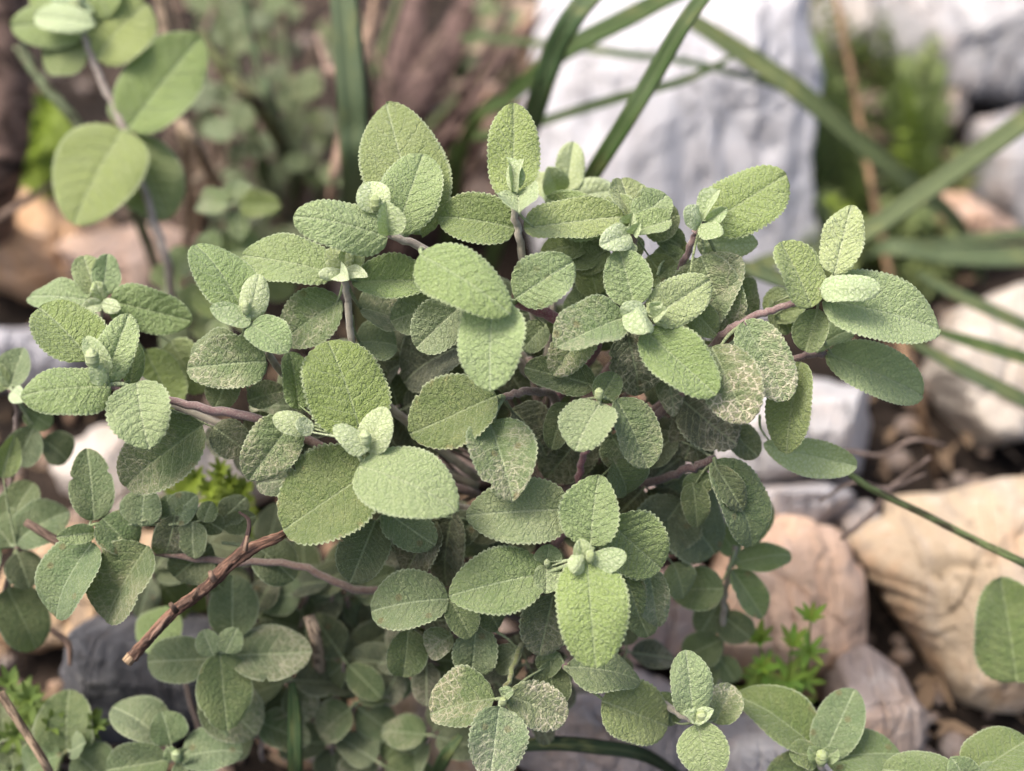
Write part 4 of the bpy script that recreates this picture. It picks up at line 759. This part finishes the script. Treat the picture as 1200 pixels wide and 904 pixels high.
for i in range(40):
    x0 = rng.uniform(200, 330); y1 = rng.uniform(-30, 200); x1 = x0 + rng.uniform(-110, 110); d0 = gd(300, -.03); d1 = rng.uniform(34, 60)
    pts = [gz(x0, 300), (x0 + (x1 - x0) * .4 + rng.uniform(-20, 20), 300 - (300 - y1) * .5, d0 + (d1 - d0) * .5), (x1, y1, d1)]
    tube('branch', [P(*q) for q in pts], [rng.uniform(.001, .003), .0015, .0008], M_BARK, db2, 5, .1, 5, color=(*(np.array((.17,.125,.10)) * rng.uniform(.5, 1.6) if rng.random() < .6 else np.array((.44,.34,.24)) * rng.uniform(.6, 1.1)), 1)).location = -db2.location

# the cut dead twig in front at the lower left
tw = thing('dead_twig', P(335, 625, .4), 'cut dead brown twig with peeling bark pointing down over the dark stone', 'twig')
pts = [(345,618,1.2),(325,630,.2),(290,645,-.2),(262,668,-.5),(238,693,-.8),(205,716,-1.0),(180,742,-1.2),(154,770,-1.4)]
tube('bark', [P(*q) for q in pts], [q * .28e-3 for q in (4.2,5.6,8,7.6,7,6.6,6.3,6.8)], M_BARK, tw, 18, .2, 14, color=(.23, .125, .085, 1)).location = -tw.location
e0, e1 = P(154.5,769.5,-1.4), P(148,777,-1.46)
cutface = tube('cut_face', [e0, e1], [6.5*.28e-3, 6.2*.28e-3], M_BARK, tw, 12, .05, 0, color=(.50, .36, .22, 1)); cutface.location = -tw.location
for a, b, r in [((206,716,-1.5), (200,708,-2.0), .0011), ((228,700,-1.2), (232,690,-1.6), .001), ((250,680,-1.0), (246,670,-1.2), .0012), ((287,646,-.6), (290,628,-.6), .001)]:
    tube('stub', [P(*a), P(*b)], [r, r * .6], M_BARK, tw, 7, .1, 0, color=(.36, .24, .17, 1)).location = -tw.location
cp = catmull([P(*q) for q in pts], 6)
for k in range(16):
    i0 = int(rng.integers(5, 34)); i1 = min(len(cp) - 2, i0 + int(rng.integers(5, 14))); an = rng.uniform(-1.4, 1.4); off = (-FW * math.cos(an) + np.array((.72, 0, .5)) * math.sin(an)) * .0015
    tube('bark_strip', list(cp[i0:i1] + off + rng.normal(0, .0002, (i1 - i0, 3))), [.0003, .0009, .0008, .0003], M_BARK, tw, 5, .3, 0, color=(*(np.array((.24, .15, .11)) * rng.uniform(.5, 1.7)), 1)).location = -tw.location
stalk('short broken side twig sticking up from the dead twig', [(262,668,.8),(285,640,1.2),(292,612,1.5),(280,600,1.6)], [9,7,5,3], (.10,.07,.07), 'dry_stalk')

# ================================================================ small green weeds
def weed_leaf_mesh():
    n = 7; u = np.linspace(0, 1, n); w_ = .14 * np.sin(math.pi * np.clip(u * .9 + .08, 0, 1))**.8
    V = np.concatenate([np.stack([-w_, u, .12 * u * (1 - u) + .03], -1), np.stack([0 * u, u, .12 * u * (1 - u)], -1), np.stack([w_, u, .12 * u * (1 - u) + .03], -1)])
    i = np.arange(n - 1); Q = np.concatenate([np.stack([i, i + 1, i + n + 1, i + n], -1), np.stack([i + n, i + n + 1, i + 2 * n + 1, i + 2 * n], -1)])
    return V, Q[:, ::-1]
WV, WQ = weed_leaf_mesh(); ME_WL = mesh_np('leaf', WV, WQ, None, M_WEED)
def frame(p, d, n, s):
    d = nrm(d); x = nrm(np.cross(d, n)); z = np.cross(x, d); return x, d, z
def weed(label, root, tops, lsize, color, single=False, wh=6, step=.011):
    rt = P(*root); w_ = thing('weed', rt, label, 'weed', 'small green weeds among the rocks'); mb = MB(); sb = MB()
    for tp in tops:
        top = P(*tp); mid = (rt + top) / 2 + rng.normal(0, .006, 3); path = catmull([rt, mid, top], 12); V, Q, T, uv = tube_arrays(path, [.0009, .0006, .0004], 5); sb.add(V, Q, T, uv)
        L = np.linalg.norm(np.diff(path, axis=0), axis=1).sum(); k = max(2, int(L / step))
        for q in range(1, k + 1):
            f = q / k; i = min(len(path) - 2, int(f * (len(path) - 1))); p = path[i] + (path[i + 1] - path[i]) * (f * (len(path) - 1) - i); ax = nrm(path[i + 1] - path[i])
            e1 = nrm(np.cross(ax, (.3, .1, .9))); e2 = np.cross(ax, e1); a0 = rng.uniform(0, 6.28)
            for m in range(wh):
                a = a0 + m * 6.283 / wh; r = math.cos(a) * e1 + math.sin(a) * e2; d = nrm(r + ax * (.35 if f < .95 else 1.2)); s = lsize * rng.uniform(.7, 1.1) * (1 - .3 * f)
                x, y, z = frame(p, d, ax, s)
                if single:
                    o = link('leaf', ME_WL, w_, color=(*[c * rng.uniform(.8, 1.25) for c in color], 1)); from mathutils import Matrix
                    o.matrix_basis = Matrix(((x[0]*s, y[0]*s, z[0]*s, p[0]-rt[0]), (x[1]*s, y[1]*s, z[1]*s, p[1]-rt[1]), (x[2]*s, y[2]*s, z[2]*s, p[2]-rt[2]), (0, 0, 0, 1)))
                else: mb.add(p + (WV[:, :1] * x + WV[:, 1:2] * y + WV[:, 2:] * z) * s, WQ)
    link('stem', sb.mesh('stem', M_WEED, rt), w_, color=(*[c * .8 for c in color], 1))
    if not single: link('foliage', mb.mesh('foliage', M_WEED, rt), w_, kind='stuff', color=(*color, 1))
    return w_
LG, MG = (.15, .25, .035), (.235, .285, .15)
weed('bright little weed sprig with narrow whorled leaves before the round pink stone', gz(895, 850), [(950,727,7.5),(928,758,8),(890,752,8.4),(893,782,8.6)], .0145, (.14,.23,.04), True, 7, .021)
weed('yellow green weed tuft behind the twigs at the left of the shrub', gz(255, 640), [(228,560,7.5),(258,552,7.2),(285,572,7.4),(245,575,7),(270,566,7.6)], .010, (.16,.22,.03), False, 6, .006)
weed('yellow green weed at the left edge beneath the round leaves', gz(60, 250), [(45,150,28),(35,175,28),(60,190,27),(55,120,28),(30,200,27)], .016, (.15,.22,.03), False, 7, .009)
weed('feathery green weed between the white boulder and orange stalk', gz(985, 340), [(938,70,42),(932,150,40),(936,300,36),(960,60,46),(985,110,44),(962,180,42),(970,240,38),(1010,200,40),(1000,270,36),(945,210,40),(990,160,42),(955,130,43),(1005,120,43),(950,280,37),(985,310,36)], .020, MG, False, 8, .007)
weed('feathery green weed growing right of the tall orange stalk', gz(1080, 330), [(1060,80,46),(1100,140,44),(1120,190,42),(1060,170,42),(1085,240,38),(1130,225,40),(1090,190,42),(1040,130,44),(1075,130,44),(1110,290,38),(1100,90,46),(1035,200,40),(1150,180,42),(1040,250,38)], .020, MG, False, 8, .007)
weed('green weed at the far edge beside the small white stone', gz(1060, 120), [(1050,-20,62),(1075,20,60),(1040,30,60),(1090,60,56),(960,0,62),(950,30,60)], .021, MG, False, 8, .008)
weed('yellowish weed tip poking through the feathery weeds', gz(1060, 330), [(1062,110,42),(1058,165,40),(980,240,36),(1070,120,42)], .013, (.18,.25,.03), False, 7, .008)
weed('dark grassy weed in the bottom corner under the blurred leaf', gz(30, 900), [(10,800,6.5),(35,820,6.5),(60,850,6.5),(20,860,6.2),(110,850,6.4)], .012, (.045,.085,.032), False, 6, .008)
print('leaves', LEAVES)
